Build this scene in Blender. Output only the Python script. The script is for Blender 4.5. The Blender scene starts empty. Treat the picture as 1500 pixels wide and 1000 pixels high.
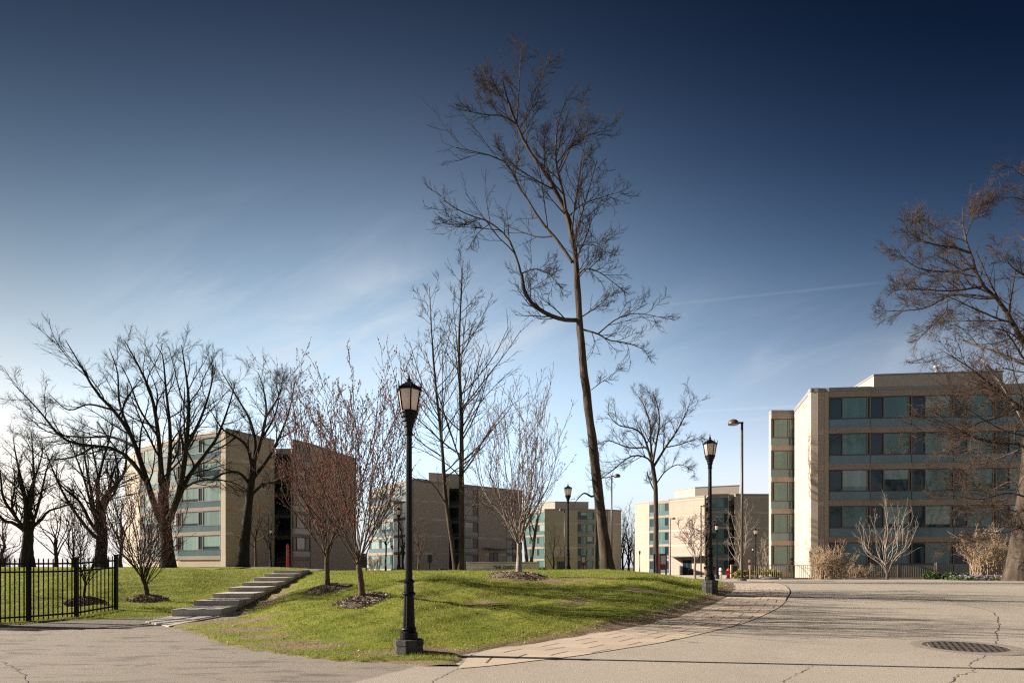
import bpy, math, random
import numpy as np
from mathutils import Vector

sc = bpy.context.scene
COL = sc.collection
PI = math.pi

# ---------------------------------------------------------------- camera
F = 850.0            # focal length in pixels of the 1500 px wide photograph
YH = 830.0           # horizon row
EYE = 1.287
cam_d = bpy.data.cameras.new("camera")
cam = bpy.data.objects.new("camera", cam_d)
COL.objects.link(cam)
cam.location = (0, 0, EYE)
cam.rotation_euler = (PI / 2, 0, 0)
cam_d.sensor_width = 36.0
cam_d.lens = F / 1500 * 36.0
cam_d.shift_y = (YH - 500) / 1500
cam_d.clip_start = 0.1
cam_d.clip_end = 8000
sc.cycles.use_denoising = False
sc.cycles.pixel_filter_type = 'BLACKMAN_HARRIS'
sc.cycles.filter_width = 1.25
sc.camera = cam

# ---------------------------------------------------------------- light
SUN_EL = math.radians(23)
SUN_AZ = math.radians(-82.5)       # measured from +Y towards +X: the sun stands to the left
sun_dir = Vector((math.sin(SUN_AZ) * math.cos(SUN_EL), math.cos(SUN_AZ) * math.cos(SUN_EL), math.sin(SUN_EL)))
sl = bpy.data.lights.new("sun", 'SUN')
sl.energy = 4.8
sl.angle = math.radians(0.5)
sl.color = (1.0, 0.90, 0.77)
so = bpy.data.objects.new("sun", sl)
COL.objects.link(so)
so.rotation_euler = sun_dir.to_track_quat('Z', 'Y').to_euler()

sc.view_settings.view_transform = 'Standard'
sc.view_settings.look = 'None'
sc.view_settings.exposure = 1.5
sc.view_settings.gamma = 1.0

world = bpy.data.worlds.new("World")
sc.world = world
world.use_nodes = True


class NT:
    """small helper round a node tree"""
    def __init__(self, tree):
        self.t = tree
        self.n = tree.nodes
        self.l = tree.links

    def node(self, kind, **kw):
        nd = self.n.new(kind)
        for k, v in kw.items():
            if k == 'ins':
                for kk, vv in v.items():
                    self.put(nd, kk, vv)
            else:
                setattr(nd, k, v)
        return nd

    def put(self, nd, key, v):
        s = nd.inputs[key]
        if isinstance(v, bpy.types.NodeSocket):
            self.l.new(v, s)
        else:
            s.default_value = v

    def math(self, op, a, b=None, c=None, clamp=False):
        nd = self.node('ShaderNodeMath', operation=op, use_clamp=clamp)
        self.put(nd, 0, a)
        if b is not None:
            self.put(nd, 1, b)
        if c is not None:
            self.put(nd, 2, c)
        return nd.outputs[0]

    def mix(self, fac, a, b, mode='MIX'):
        nd = self.node('ShaderNodeMix', data_type='RGBA', blend_type=mode)
        self.put(nd, 0, fac)
        for i, v in ((6, a), (7, b)):
            if not isinstance(v, bpy.types.NodeSocket):
                v = tuple(v) + (1,) if len(v) == 3 else v
            self.put(nd, i, v)
        return nd.outputs[2]

    def noise(self, vec, scale, detail=4, rough=0.55, dist=0.0):
        nd = self.node('ShaderNodeTexNoise')
        if vec is not None:
            self.l.new(vec, nd.inputs['Vector'])
        nd.inputs['Scale'].default_value = scale
        nd.inputs['Detail'].default_value = detail
        nd.inputs['Roughness'].default_value = rough
        nd.inputs['Distortion'].default_value = dist
        return nd.outputs['Fac']

    def ramp(self, fac, lo, hi, a=0.0, b=1.0):
        nd = self.node('ShaderNodeMapRange', interpolation_type='SMOOTHSTEP')
        self.put(nd, 0, fac)
        self.put(nd, 1, lo)
        self.put(nd, 2, hi)
        self.put(nd, 3, a)
        self.put(nd, 4, b)
        return nd.outputs[0]


w = NT(world.node_tree)
w.n.clear()
sky = w.node('ShaderNodeTexSky', sky_type='NISHITA')
sky.sun_disc = False
sky.sun_elevation = SUN_EL
sky.sun_rotation = SUN_AZ
sky.altitude = 100
sky.air_density = 1.0
sky.dust_density = 0.9
sky.ozone_density = 2.2
SKY_STRENGTH = 0.064
tc = w.node('ShaderNodeTexCoord')
sep = w.node('ShaderNodeSeparateXYZ')
w.l.new(tc.outputs['Generated'], sep.inputs[0])
dx, dy, dz = sep.outputs
# deeper gradient: a polarised sky away from the sun
gam = w.node('ShaderNodeGamma')
w.l.new(sky.outputs[0], gam.inputs[0])
gam.inputs[1].default_value = 1.15
hs = w.node('ShaderNodeHueSaturation', ins={'Saturation': 0.9, 'Value': 1.0})
w.l.new(gam.outputs[0], hs.inputs['Color'])
dxc = w.math('MINIMUM', w.math('MAXIMUM', dx, -.66), .68)
dzc = w.math('MINIMUM', w.math('MAXIMUM', dz, 0.0), .74)
dxz = w.math('MULTIPLY', dxc, dzc)
dzz = w.math('MULTIPLY', dzc, dzc)
dxx = w.math('MULTIPLY', dxc, dxc)
dxxz = w.math('MULTIPLY', dxx, dzc)


def falloff(*k):
    e = k[0]
    for kk, term in zip(k[1:], (dzc, dxc, dxz, dzz, dxx, dxxz)):
        e = w.math('MULTIPLY_ADD', term, kk, e)
    return w.math('EXPONENT', e)


skyc = w.mix(1.0, hs.outputs[0], w.node('ShaderNodeCombineColor', ins={
    0: falloff(-0.364, 7.279, 0.616, -3.165, -14.39, 2.058, -15.953),
    1: falloff(-0.402, 6.592, 0.281, -2.039, -13.088, 0.62, -11.228),
    2: falloff(-0.224, 4.418, 0.118, -1.099, -9.964, -0.433, -7.419)}).outputs[0], 'MULTIPLY')
# band of thin cirrus: noise on the direction, stretched
ady = w.math('MAXIMUM', dy, 0.05)
u = w.math('DIVIDE', dx, ady)
v = w.math('DIVIDE', dz, ady)
cmb = w.node('ShaderNodeCombineXYZ')
w.l.new(w.math('ADD', w.math('MULTIPLY', u, 1.1), w.math('MULTIPLY', v, 0.7)), cmb.inputs[0])
w.l.new(w.math('SUBTRACT', w.math('MULTIPLY', v, 4.2), w.math('MULTIPLY', u, 2.2)), cmb.inputs[1])
cn = w.noise(cmb.outputs[0], 1.7, 9, 0.62, 0.6)
cn2 = w.noise(cmb.outputs[0], 0.8, 3, 0.5, 0.2)
cl = w.math('MULTIPLY', w.ramp(cn, 0.36, 0.80), w.ramp(cn2, 0.30, 0.62))


def patch(u0, v0, su, sv, amp):
    a = w.math('POWER', w.math('DIVIDE', w.math('SUBTRACT', u, u0), su), 2.0)
    b = w.math('POWER', w.math('DIVIDE', w.math('SUBTRACT', v, v0), sv), 2.0)
    return w.math('MULTIPLY', w.math('EXPONENT', w.math('MULTIPLY', w.math('ADD', a, b), -1.0)), amp)


cl = w.math('MULTIPLY', cl, w.math('ADD', patch(-.36, .46, .30, .11, 1.0),
                                   w.math('ADD', patch(-.05, .34, .5, .10, .7), patch(.55, .38, .35, .06, .6))))
front = w.ramp(dy, 0.1, 0.3)
cl = w.math('MULTIPLY', cl, front)


def contrail(a, b, u0, u1, wd, amp):
    du = w.math('ABSOLUTE', w.math('SUBTRACT', v, w.math('ADD', w.math('MULTIPLY', u, b), a)))
    m = w.ramp(du, wd, 0.0)
    m = w.math('MULTIPLY', m, w.ramp(u, u0, u0 + 0.12))
    m = w.math('MULTIPLY', m, w.ramp(u, u1, u1 - 0.1))
    return w.math('MULTIPLY', w.math('MULTIPLY', m, amp), front)


ct = w.math('ADD', contrail(0.424, 0.103, 0.2, 0.68, 0.004, 0.055),
            w.math('ADD', contrail(0.252, 0.05, 0.0, 0.75, 0.004, 0.2),
                   contrail(0.2225, 0.075, -0.1, 0.7, 0.006, 0.12)))
cl = w.math('ADD', w.math('MULTIPLY', cl, 1.0), ct, clamp=True)
skyc = w.mix(w.ramp(dx, -.6, -.85, 0.0, .75), skyc, (4.0, 4.4, 4.8))
skyc = w.mix(w.ramp(dz, .17, .02, 0.0, .85), skyc, w.mix(w.ramp(dx, -.5, .5), (5.0, 5.3, 5.5), (3.5, 3.9, 4.4)))
dim = w.ramp(dy, .1, -.35, 1.0, .58)  # unseen sky behind the camera, darkened to deepen shade on camera-facing walls
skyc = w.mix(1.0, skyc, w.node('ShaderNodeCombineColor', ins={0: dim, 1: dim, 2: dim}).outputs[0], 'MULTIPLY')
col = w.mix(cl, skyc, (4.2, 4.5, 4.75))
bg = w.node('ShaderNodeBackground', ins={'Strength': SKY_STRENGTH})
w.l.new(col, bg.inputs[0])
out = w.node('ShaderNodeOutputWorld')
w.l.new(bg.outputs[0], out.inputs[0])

# ---------------------------------------------------------------- object helpers
rng = np.random.default_rng(7)
random.seed(7)


def tag(o, label=None, cat=None, group=None, kind=None):
    if label:
        o["label"] = label
    if cat:
        o["category"] = cat
    if group:
        o["group"] = group
    if kind:
        o["kind"] = kind
    return o


def empty(name, loc, label=None, cat=None, group=None, rz=0.0):
    o = bpy.data.objects.new(name, None)
    o.empty_display_size = 0.2
    COL.objects.link(o)
    o.location = loc
    o.rotation_euler = (0, 0, rz)
    tag(o, label, cat, group)
    return o


def copy_thing(root, loc, label, group=None, rz=None, scale=None):
    """copy a thing and every part below it"""
    def rec(o, parent):
        c = o.copy()
        COL.objects.link(c)
        c.parent = parent
        for ch in o.children:
            rec(ch, c)
        return c
    r = rec(root, None)
    r.location = loc
    if rz is not None:
        r.rotation_euler = (0, 0, rz)
    if scale is not None:
        r.scale = (scale,) * 3
    r["label"] = label
    if group:
        r["group"] = group
    return r


def mesh_np(name, verts, quads=None, tris=None, mats=(), parent=None, smooth=False, mat_idx=None, origin=None):
    """fast mesh from numpy arrays; verts are world (or parent-local) coordinates"""
    verts = np.asarray(verts, dtype=np.float32).reshape(-1, 3)
    if origin is not None:
        verts = verts - np.asarray(origin, dtype=np.float32)
    loops, starts, tot = [], [], 0
    if quads is not None and len(quads):
        q = np.asarray(quads, dtype=np.int32)
        loops.append(q.ravel())
        starts.append(np.arange(len(q)) * 4)
        tot = len(q) * 4
    if tris is not None and len(tris):
        t = np.asarray(tris, dtype=np.int32)
        loops.append(t.ravel())
        starts.append(tot + np.arange(len(t)) * 3)
    loops = np.concatenate(loops).astype(np.int32)
    starts = np.concatenate(starts).astype(np.int32)
    me = bpy.data.meshes.new(name)
    me.vertices.add(len(verts))
    me.vertices.foreach_set('co', verts.ravel())
    me.loops.add(len(loops))
    me.loops.foreach_set('vertex_index', loops)
    me.polygons.add(len(starts))
    me.polygons.foreach_set('loop_start', starts)
    if smooth:
        me.polygons.foreach_set('use_smooth', np.ones(len(starts), dtype=bool))
    for m in mats:
        me.materials.append(m)
    if mat_idx is not None:
        me.polygons.foreach_set('material_index', np.asarray(mat_idx, dtype=np.int32))
    me.update(calc_edges=True)
    me.validate()
    o = bpy.data.objects.new(name, me)
    COL.objects.link(o)
    if origin is not None:
        o.location = origin
    if parent is not None:
        o.parent = parent
    return o


class MB:
    """collects boxes, prisms, lathes and tubes, then builds ONE mesh object"""
    def __init__(self):
        self.v, self.f, self.mi, self.sm = [], [], [], []
        self.cur = 0
        self.smooth = False

    def add(self, verts, faces):
        b = len(self.v)
        self.v += [tuple(p) for p in verts]
        for f in faces:
            self.f.append(tuple(i + b for i in f))
            self.mi.append(self.cur)
            self.sm.append(self.smooth)

    def box(self, x0, x1, y0, y1, z0, z1):
        vs = [(x, y, z) for x in (x0, x1) for y in (y0, y1) for z in (z0, z1)]
        self.add(vs, [(0, 1, 3, 2), (4, 6, 7, 5), (0, 4, 5, 1), (2, 3, 7, 6), (0, 2, 6, 4), (1, 5, 7, 3)])

    def obox(self, p0, p1, d0, d1, z0, z1, z0b=None, z1b=None):
        """box along the plan line p0>p1, from offset d0 to d1 along its right-hand normal"""
        p0 = np.array(p0[:2], float)
        p1 = np.array(p1[:2], float)
        t = (p1 - p0) / max(np.linalg.norm(p1 - p0), 1e-9)
        n = np.array((t[1], -t[0]))
        if z0b is None:
            z0b = z0
        if z1b is None:
            z1b = z1
        vs = []
        for p, za, zb in ((p0, z0, z1), (p1, z0b, z1b)):
            for d in (d0, d1):
                q = p + n * d
                vs += [(q[0], q[1], za), (q[0], q[1], zb)]
        self.add(vs, [(0, 1, 3, 2), (4, 6, 7, 5), (0, 4, 5, 1), (2, 3, 7, 6), (0, 2, 6, 4), (1, 5, 7, 3)])

    def prism(self, poly, z0, z1):
        n = len(poly)
        vs = [(p[0], p[1], z0) for p in poly] + [(p[0], p[1], z1) for p in poly]
        fs = [(i, (i + 1) % n, n + (i + 1) % n, n + i) for i in range(n)]
        fs += [tuple(range(n - 1, -1, -1)), tuple(range(n, 2 * n))]
        self.add(vs, fs)

    def lathe(self, prof, n=16, c=(0, 0, 0), flute=0, fd=0.0, rot=0.0):
        """profile of (radius, z); n sides; optional flutes"""
        vs, fs = [], []
        for r, z in prof:
            for k in range(n):
                a = 2 * PI * k / n + rot
                rr = r * (1 - (fd if (flute and k % 2) else 0))
                vs.append((c[0] + rr * math.cos(a), c[1] + rr * math.sin(a), c[2] + z))
        for i in range(len(prof) - 1):
            for k in range(n):
                k2 = (k + 1) % n
                fs.append((i * n + k, i * n + k2, (i + 1) * n + k2, (i + 1) * n + k))
        fs.append(tuple(range(n - 1, -1, -1)))
        m = (len(prof) - 1) * n
        fs.append(tuple(range(m, m + n)))
        self.add(vs, fs)

    def tube(self, pts, r, n=8):
        pts = [Vector(p) for p in pts]
        rs = r if isinstance(r, (list, tuple)) else [r] * len(pts)
        vs, fs = [], []
        for i, p in enumerate(pts):
            t = (pts[min(i + 1, len(pts) - 1)] - pts[max(i - 1, 0)]).normalized()
            ref = Vector((0, 0, 1)) if abs(t.z) < 0.9 else Vector((1, 0, 0))
            a = t.cross(ref).normalized()
            b = t.cross(a)
            for k in range(n):
                an = 2 * PI * k / n
                vs.append(p + (a * math.cos(an) + b * math.sin(an)) * rs[i])
        for i in range(len(pts) - 1):
            for k in range(n):
                k2 = (k + 1) % n
                fs.append((i * n + k, i * n + k2, (i + 1) * n + k2, (i + 1) * n + k))
        fs.append(tuple(range(n - 1, -1, -1)))
        m = (len(pts) - 1) * n
        fs.append(tuple(range(m, m + n)))
        self.add(vs, fs)

    def build(self, name, mats, parent=None, loc=None, bevel=0.0):
        me = bpy.data.meshes.new(name)
        me.from_pydata(self.v, [], self.f)
        mats = mats if isinstance(mats, (list, tuple)) else [mats]
        for m in mats:
            me.materials.append(m)
        me.polygons.foreach_set('material_index', self.mi)
        me.polygons.foreach_set('use_smooth', self.sm)
        me.update()
        o = bpy.data.objects.new(name, me)
        COL.objects.link(o)
        if parent is not None:
            o.parent = parent
        if loc is not None:
            o.location = loc
        import bmesh
        bm = bmesh.new()
        bm.from_mesh(me)
        bmesh.ops.recalc_face_normals(bm, faces=bm.faces)
        bm.to_mesh(me)
        bm.free()
        if bevel:
            md = o.modifiers.new('bevel', 'BEVEL')
            md.width = bevel
            md.segments = 2
            md.limit_method = 'ANGLE'
        return o


# ---------------------------------------------------------------- materials
def material(name):
    m = bpy.data.materials.new(name)
    m.use_nodes = True
    nt = NT(m.node_tree)
    bsdf = nt.n['Principled BSDF']
    co = nt.node('ShaderNodeTexCoord').outputs['Object']
    return m, nt, bsdf, co


def rough_mat(name, c1, c2, scale=6.0, rough=0.85, bump=0.0, bscale=None, spec=0.3, c3=None, s3=1.0, detail=6,
              stretch=None):
    m, nt, b, co = material(name)
    vec = co
    if stretch:
        mp = nt.node('ShaderNodeMapping')
        nt.l.new(co, mp.inputs[0])
        mp.inputs['Scale'].default_value = stretch
        vec = mp.outputs[0]
    f = nt.noise(vec, scale, detail, 0.6)
    c = nt.mix(nt.ramp(f, 0.3, 0.7), c1, c2)
    if c3 is not None:
        c = nt.mix(nt.ramp(nt.noise(vec, s3, 4, 0.6), 0.45, 0.68), c, c3)
    nt.l.new(c, b.inputs['Base Color'])
    b.inputs['Roughness'].default_value = rough
    b.inputs['Specular IOR Level'].default_value = spec
    if bump:
        bp = nt.node('ShaderNodeBump', ins={'Strength': bump, 'Distance': 0.05})
        nt.l.new(nt.noise(vec, bscale or scale * 3, 6, 0.65), bp.inputs['Height'])
        nt.l.new(bp.outputs[0], b.inputs['Normal'])
    return m


M = {}
M['bark'] = rough_mat('bark', (.034, .026, .021), (.088, .068, .054), 5, .95, .9, 9, .1, stretch=(1, 1, .22))
M['bark_dark'] = rough_mat('bark_dark', (.018, .015, .014), (.045, .037, .032), 5, .95, .9, 9, .1, stretch=(1, 1, .22))
M['bark_pale'] = rough_mat('bark_pale', (.17, .14, .12), (.30, .25, .21), 9, .9, .5, 20, .1, stretch=(1, 1, .3))
M['bark_red'] = rough_mat('bark_red', (.06, .042, .035), (.13, .09, .073), 9, .9, .3, 20, .1)
M['twig'] = rough_mat('twig', (.022, .016, .013), (.05, .036, .028), 2, .95, 0, None, .1)
M['twig_dark'] = rough_mat('twig_dark', (.016, .013, .012), (.034, .027, .023), 2, .95, 0, None, .1)
M['twig_brown'] = rough_mat('twig_brown', (.042, .03, .023), (.085, .06, .046), 2, .95, 0, None, .1)
M['twig_tan'] = rough_mat('twig_tan', (.26, .18, .115), (.4, .3, .2), 2, .95, 0, None, .1)
M['bud'] = rough_mat('bud', (.17, .045, .03), (.27, .085, .055), 3, .8, 0, None, .2)
M['bud_pink'] = rough_mat('bud_pink', (.22, .12, .12), (.34, .2, .2), 3, .8, 0, None, .2)
M['black_iron'] = rough_mat('black_iron', (.004, .004, .005), (.008, .008, .009), 30, .4, .15, 60, .12)
M['bronze'] = rough_mat('bronze', (.05, .034, .026), (.08, .055, .042), 15, .45, 0, None, .5)
M['concrete'] = rough_mat('concrete', (.38, .345, .30), (.48, .435, .38), 5, .9, .25, 60, .2, c3=(.30, .27, .24), s3=1.3)
M['concrete_dark'] = rough_mat('concrete_dark', (.03, .029, .028), (.085, .08, .075), 9, .9, .4, 60, .2)
M['soil'] = rough_mat('soil', (.12, .08, .055), (.21, .15, .10), 10, .95, .6, 40, .1)
M['mulch'] = rough_mat('mulch', (.11, .08, .065), (.25, .19, .155), 28, .95, 1.0, 45, .1)
M['metal_grey'] = rough_mat('metal_grey', (.19, .185, .18), (.23, .22, .215), 3, .5, 0, None, .4)
M['penthouse'] = rough_mat('penthouse', (.34, .29, .24), (.38, .33, .27), 3, .7, 0, None, .3)
M['frame'] = rough_mat('frame', (.055, .045, .04), (.075, .06, .052), 5, .45, 0, None, .4)
M['mullion'] = rough_mat('mullion', (.2, .165, .14), (.25, .2, .17), 5, .5, 0, None, .4)
M['red_paint'] = rough_mat('red_paint', (.5, .022, .02), (.58, .04, .03), 8, .4, 0, None, .5)
M['maroon'] = rough_mat('maroon', (.10, .016, .018), (.13, .024, .022), 8, .4, 0, None, .5)
M['white_paint'] = rough_mat('white_paint', (.68, .68, .68), (.78, .78, .77), 8, .5, 0, None, .4)
M['blue_lamp'] = rough_mat('blue_lamp', (.02, .03, .25), (.03, .05, .35), 8, .2, 0, None, .5)
M['tan_metal'] = rough_mat('tan_metal', (.30, .23, .15), (.38, .29, .2), 8, .5, 0, None, .4)
M['brown_metal'] = rough_mat('brown_metal', (.19, .155, .12), (.25, .205, .16), 8, .5, 0, None, .4)
M['boulder'] = rough_mat('boulder', (.2, .19, .18), (.4, .37, .33), 6, .9, .5, 20, .2)
M['black_plastic'] = rough_mat('black_plastic', (.015, .015, .016), (.025, .025, .026), 8, .45, 0, None, .4)
M['collar'] = rough_mat('collar', (.17, .145, .125), (.26, .225, .19), 20, .9, .3, 60, .2)
M['skin'] = rough_mat('skin', (.5, .32, .24), (.55, .36, .27), 8, .6)
M['coat'] = rough_mat('coat', (.012, .012, .014), (.02, .02, .022), 8, .9)
M['khaki'] = rough_mat('khaki', (.42, .27, .15), (.48, .32, .19), 8, .9)
M['hair'] = rough_mat('hair', (.03, .02, .015), (.05, .035, .025), 20, .7)
M['flower'] = rough_mat('flower', (.55, .5, .6), (.75, .7, .75), 20, .8, c3=(.35, .12, .4), s3=2.2)
M['leaf_green'] = rough_mat('leaf_green', (.03, .055, .018), (.07, .11, .03), 3, .7, 0, None, .3)
M['leaf_gold'] = rough_mat('leaf_gold', (.14, .14, .02), (.26, .24, .04), 3, .7, 0, None, .3)
M['dead_leaf'] = rough_mat('dead_leaf', (.24, .16, .1), (.42, .33, .23), 2.5, .9)
M['wood_chip'] = rough_mat('wood_chip', (.14, .105, .085), (.34, .27, .22), 4, .95)


def grass_blade_mat():
    m, nt, b, co = material('grass_blade')
    f = nt.noise(co, 1.3, 4, .6)
    f2 = nt.noise(co, 40, 2, .6)
    c = nt.mix(nt.ramp(f, .35, .65), (.15, .2, .022), (.245, .262, .04))
    c = nt.mix(nt.ramp(f2, .5, .75), c, (.28, .26, .075))
    c = nt.mix(nt.math('MULTIPLY', nt.ramp(nt.noise(co, .8, 6, .7, .4), .5, .68), .55), c, (.30, .255, .10))
    c = nt.mix(nt.math('MULTIPLY', nt.ramp(nt.noise(co, 3.2, 4, .6), .55, .7), .5), c, (.085, .135, .018))
    nt.l.new(c, b.inputs['Base Color'])
    b.inputs['Roughness'].default_value = .6
    b.inputs['Specular IOR Level'].default_value = .25
    tr = nt.node('ShaderNodeBsdfTranslucent')
    nt.l.new(c, tr.inputs[0])
    ms = nt.node('ShaderNodeMixShader')
    ms.inputs[0].default_value = .4
    nt.l.new(b.outputs[0], ms.inputs[1])
    nt.l.new(tr.outputs[0], ms.inputs[2])
    nt.l.new(ms.outputs[0], nt.n['Material Output'].inputs[0])
    return m


M['grass_blade'] = grass_blade_mat()


def lawn_mat():
    """turf, with worn soil where the attribute 'edge' (metres in from the border) is small and on a few bare patches"""
    m, nt, b, co = material('lawn_turf')
    at = nt.node('ShaderNodeAttribute', attribute_name='edge').outputs['Fac']
    bare = nt.node('ShaderNodeAttribute', attribute_name='bare').outputs['Fac']
    n1 = nt.noise(co, .55, 4, .6)
    n2 = nt.noise(co, 7, 6, .7)
    n3 = nt.noise(co, 45, 4, .7)
    c = nt.mix(nt.ramp(n1, .35, .65), (.145, .185, .024), (.235, .245, .042))
    c = nt.mix(nt.ramp(n2, .42, .72), c, (.215, .195, .055))
    c = nt.mix(nt.ramp(n3, .55, .75), c, (.05, .06, .015))
    soil = nt.mix(nt.ramp(n3, .35, .7), (.13, .092, .06), (.31, .235, .16))
    soil = nt.mix(nt.ramp(n2, .5, .7), soil, (.2, .13, .085))
    e = nt.math('ADD', at, nt.math('MULTIPLY', nt.math('SUBTRACT', n2, .5), 1.1))
    f = nt.ramp(e, .5, .12)
    f2 = nt.ramp(nt.math('ADD', bare, nt.math('MULTIPLY', nt.math('SUBTRACT', n2, .5), 1.3)), .35, .75)
    c = nt.mix(nt.math('MAXIMUM', f, f2), c, soil)
    nt.l.new(c, b.inputs['Base Color'])
    b.inputs['Roughness'].default_value = .95
    b.inputs['Specular IOR Level'].default_value = .1
    bp = nt.node('ShaderNodeBump', ins={'Strength': .5, 'Distance': .05})
    nt.l.new(nt.noise(co, 26, 6, .75), bp.inputs['Height'])
    nt.l.new(bp.outputs[0], b.inputs['Normal'])
    return m


M['lawn'] = lawn_mat()


def asphalt_mat():
    m, nt, b, co = material('aged_asphalt')
    sp = nt.node('ShaderNodeSeparateXYZ')
    nt.l.new(co, sp.inputs[0])
    fine = nt.noise(co, 95, 3, .75)
    mid = nt.noise(co, 18, 5, .7)
    big = nt.noise(co, .5, 5, .6)
    c = nt.mix(nt.ramp(fine, .32, .68), (.205, .175, .145), (.44, .385, .325))
    c = nt.mix(nt.ramp(mid, .5, .75), c, (.27, .232, .195))
    c = nt.mix(nt.math('MULTIPLY', nt.ramp(big, .42, .7), .45), c, (.235, .205, .175))
    vo = nt.node('ShaderNodeTexVoronoi', feature='F1')
    nt.l.new(co, vo.inputs['Vector'])
    vo.inputs['Scale'].default_value = 55
    c = nt.mix(nt.ramp(vo.outputs['Distance'], .22, .1), c, (.5, .45, .39))
    # older, darker and rougher surface of the side path on the left
    lf = nt.ramp(nt.math('ADD', nt.math('ADD', sp.outputs[0], nt.math('MULTIPLY', sp.outputs[1], -.55)),
                         nt.math('MULTIPLY', mid, .25)), -5.15, -5.3)
    old = nt.mix(nt.ramp(fine, .3, .7), (.14, .12, .1), (.315, .27, .225))
    streak = nt.node('ShaderNodeMapping')
    nt.l.new(co, streak.inputs[0])
    streak.inputs['Scale'].default_value = (.5, 2.2, 1)
    old = nt.mix(nt.ramp(nt.noise(streak.outputs[0], 2.0, 6, .7), .48, .68), old, (.12, .105, .092))
    old = nt.mix(nt.ramp(nt.noise(co, 2.6, 6, .75), .58, .7), old, (.1, .09, .08))
    c = nt.mix(lf, c, old)
    nt.l.new(c, b.inputs['Base Color'])
    b.inputs['Roughness'].default_value = .9
    b.inputs['Specular IOR Level'].default_value = .25
    bp = nt.node('ShaderNodeBump', ins={'Strength': .55, 'Distance': .012})
    nt.l.new(nt.noise(co, 75, 3, .7), bp.inputs['Height'])
    nt.l.new(bp.outputs[0], b.inputs['Normal'])
    return m


M['asphalt'] = asphalt_mat()


def paver_mat():
    """long concrete pavers in a staggered bond; uses the strip's own metre coordinates in UV (x across, y along)"""
    m, nt, b, co = material('concrete_pavers')
    uv = nt.node('ShaderNodeUVMap', uv_map='strip').outputs[0]
    sp = nt.node('ShaderNodeSeparateXYZ')
    nt.l.new(uv, sp.inputs[0])
    uu, vv = sp.outputs[0], sp.outputs[1]
    row = nt.math('FLOOR', nt.math('DIVIDE', vv, .46))
    st = nt.math('FRACT', nt.math('MULTIPLY', row, .5))
    ph = nt.math('FRACT', nt.math('ADD', nt.math('DIVIDE', uu, .72), st))
    j1 = nt.ramp(nt.math('ABSOLUTE', nt.math('SUBTRACT', ph, .5)), .462, .478)
    pv = nt.math('FRACT', nt.math('DIVIDE', vv, .46))
    j2 = nt.ramp(nt.math('ABSOLUTE', nt.math('SUBTRACT', pv, .5)), .47, .492)
    idc = nt.node('ShaderNodeCombineXYZ')
    nt.l.new(row, idc.inputs[0])
    nt.l.new(nt.math('FLOOR', nt.math('ADD', nt.math('DIVIDE', uu, .72), st)), idc.inputs[1])
    wn = nt.node('ShaderNodeTexWhiteNoise')
    nt.l.new(idc.outputs[0], wn.inputs[0])
    n = nt.noise(co, 30, 5, .65)
    c = nt.mix(wn.outputs[0], (.36, .285, .215), (.47, .375, .29))
    c = nt.mix(nt.ramp(n, .4, .75), c, (.33, .265, .205))
    c = nt.mix(nt.math('MULTIPLY', j1, .85), c, (.06, .045, .036))
    c = nt.mix(nt.math('MULTIPLY', j2, .22), c, (.12, .09, .07))
    edge = nt.node('ShaderNodeAttribute', attribute_name='seam').outputs['Fac']
    c = nt.mix(edge, c, (.03, .025, .022))
    nt.l.new(c, b.inputs['Base Color'])
    b.inputs['Roughness'].default_value = .9
    bp = nt.node('ShaderNodeBump', ins={'Strength': .4, 'Distance': .02})
    nt.l.new(nt.math('SUBTRACT', nt.math('MULTIPLY', n, .3), j1), bp.inputs['Height'])
    nt.l.new(bp.outputs[0], b.inputs['Normal'])
    return m


M['pavers'] = paver_mat()


def stone_mat(name, c1, c2, course=.2, tint=(.45, .375, .30)):
    """tan masonry laid in low courses"""
    m, nt, b, co = material(name)
    sp = nt.node('ShaderNodeSeparateXYZ')
    nt.l.new(co, sp.inputs[0])
    hx = nt.math('ADD', nt.math('MULTIPLY', sp.outputs[0], .8), nt.math('MULTIPLY', sp.outputs[1], .6))
    cb = nt.node('ShaderNodeCombineXYZ')
    nt.l.new(hx, cb.inputs[0])
    nt.l.new(sp.outputs[2], cb.inputs[1])
    br = nt.node('ShaderNodeTexBrick')
    nt.l.new(cb.outputs[0], br.inputs['Vector'])
    br.inputs['Scale'].default_value = 1.0
    br.inputs['Brick Width'].default_value = course * 2
    br.inputs['Row Height'].default_value = course
    br.inputs['Mortar Size'].default_value = .012
    br.inputs['Color1'].default_value = c1 + (1,)
    br.inputs['Color2'].default_value = c2 + (1,)
    br.inputs['Mortar'].default_value = tuple(x * .86 for x in c1) + (1,)
    n = nt.noise(co, .7, 5, .6)
    c = nt.mix(nt.math('MULTIPLY', nt.ramp(n, .4, .75), .25), br.outputs[0], tint)
    n4 = nt.noise(co, 14, 4, .7)
    c = nt.mix(nt.math('MULTIPLY', nt.ramp(n4, .4, .7), .18), c, tuple(x * .7 for x in c1))
    nt.l.new(c, b.inputs['Base Color'])
    b.inputs['Roughness'].default_value = .9
    b.inputs['Specular IOR Level'].default_value = .2
    bp = nt.node('ShaderNodeBump', ins={'Strength': .15, 'Distance': .01})
    nt.l.new(br.outputs[1], bp.inputs['Height'])
    bp.invert = True
    nt.l.new(bp.outputs[0], b.inputs['Normal'])
    return m


M['stone'] = stone_mat('tan_masonry', (.375, .315, .262), (.405, .342, .285))
M['band'] = stone_mat('smooth_band', (.27, .222, .185), (.295, .243, .203), .4)


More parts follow.
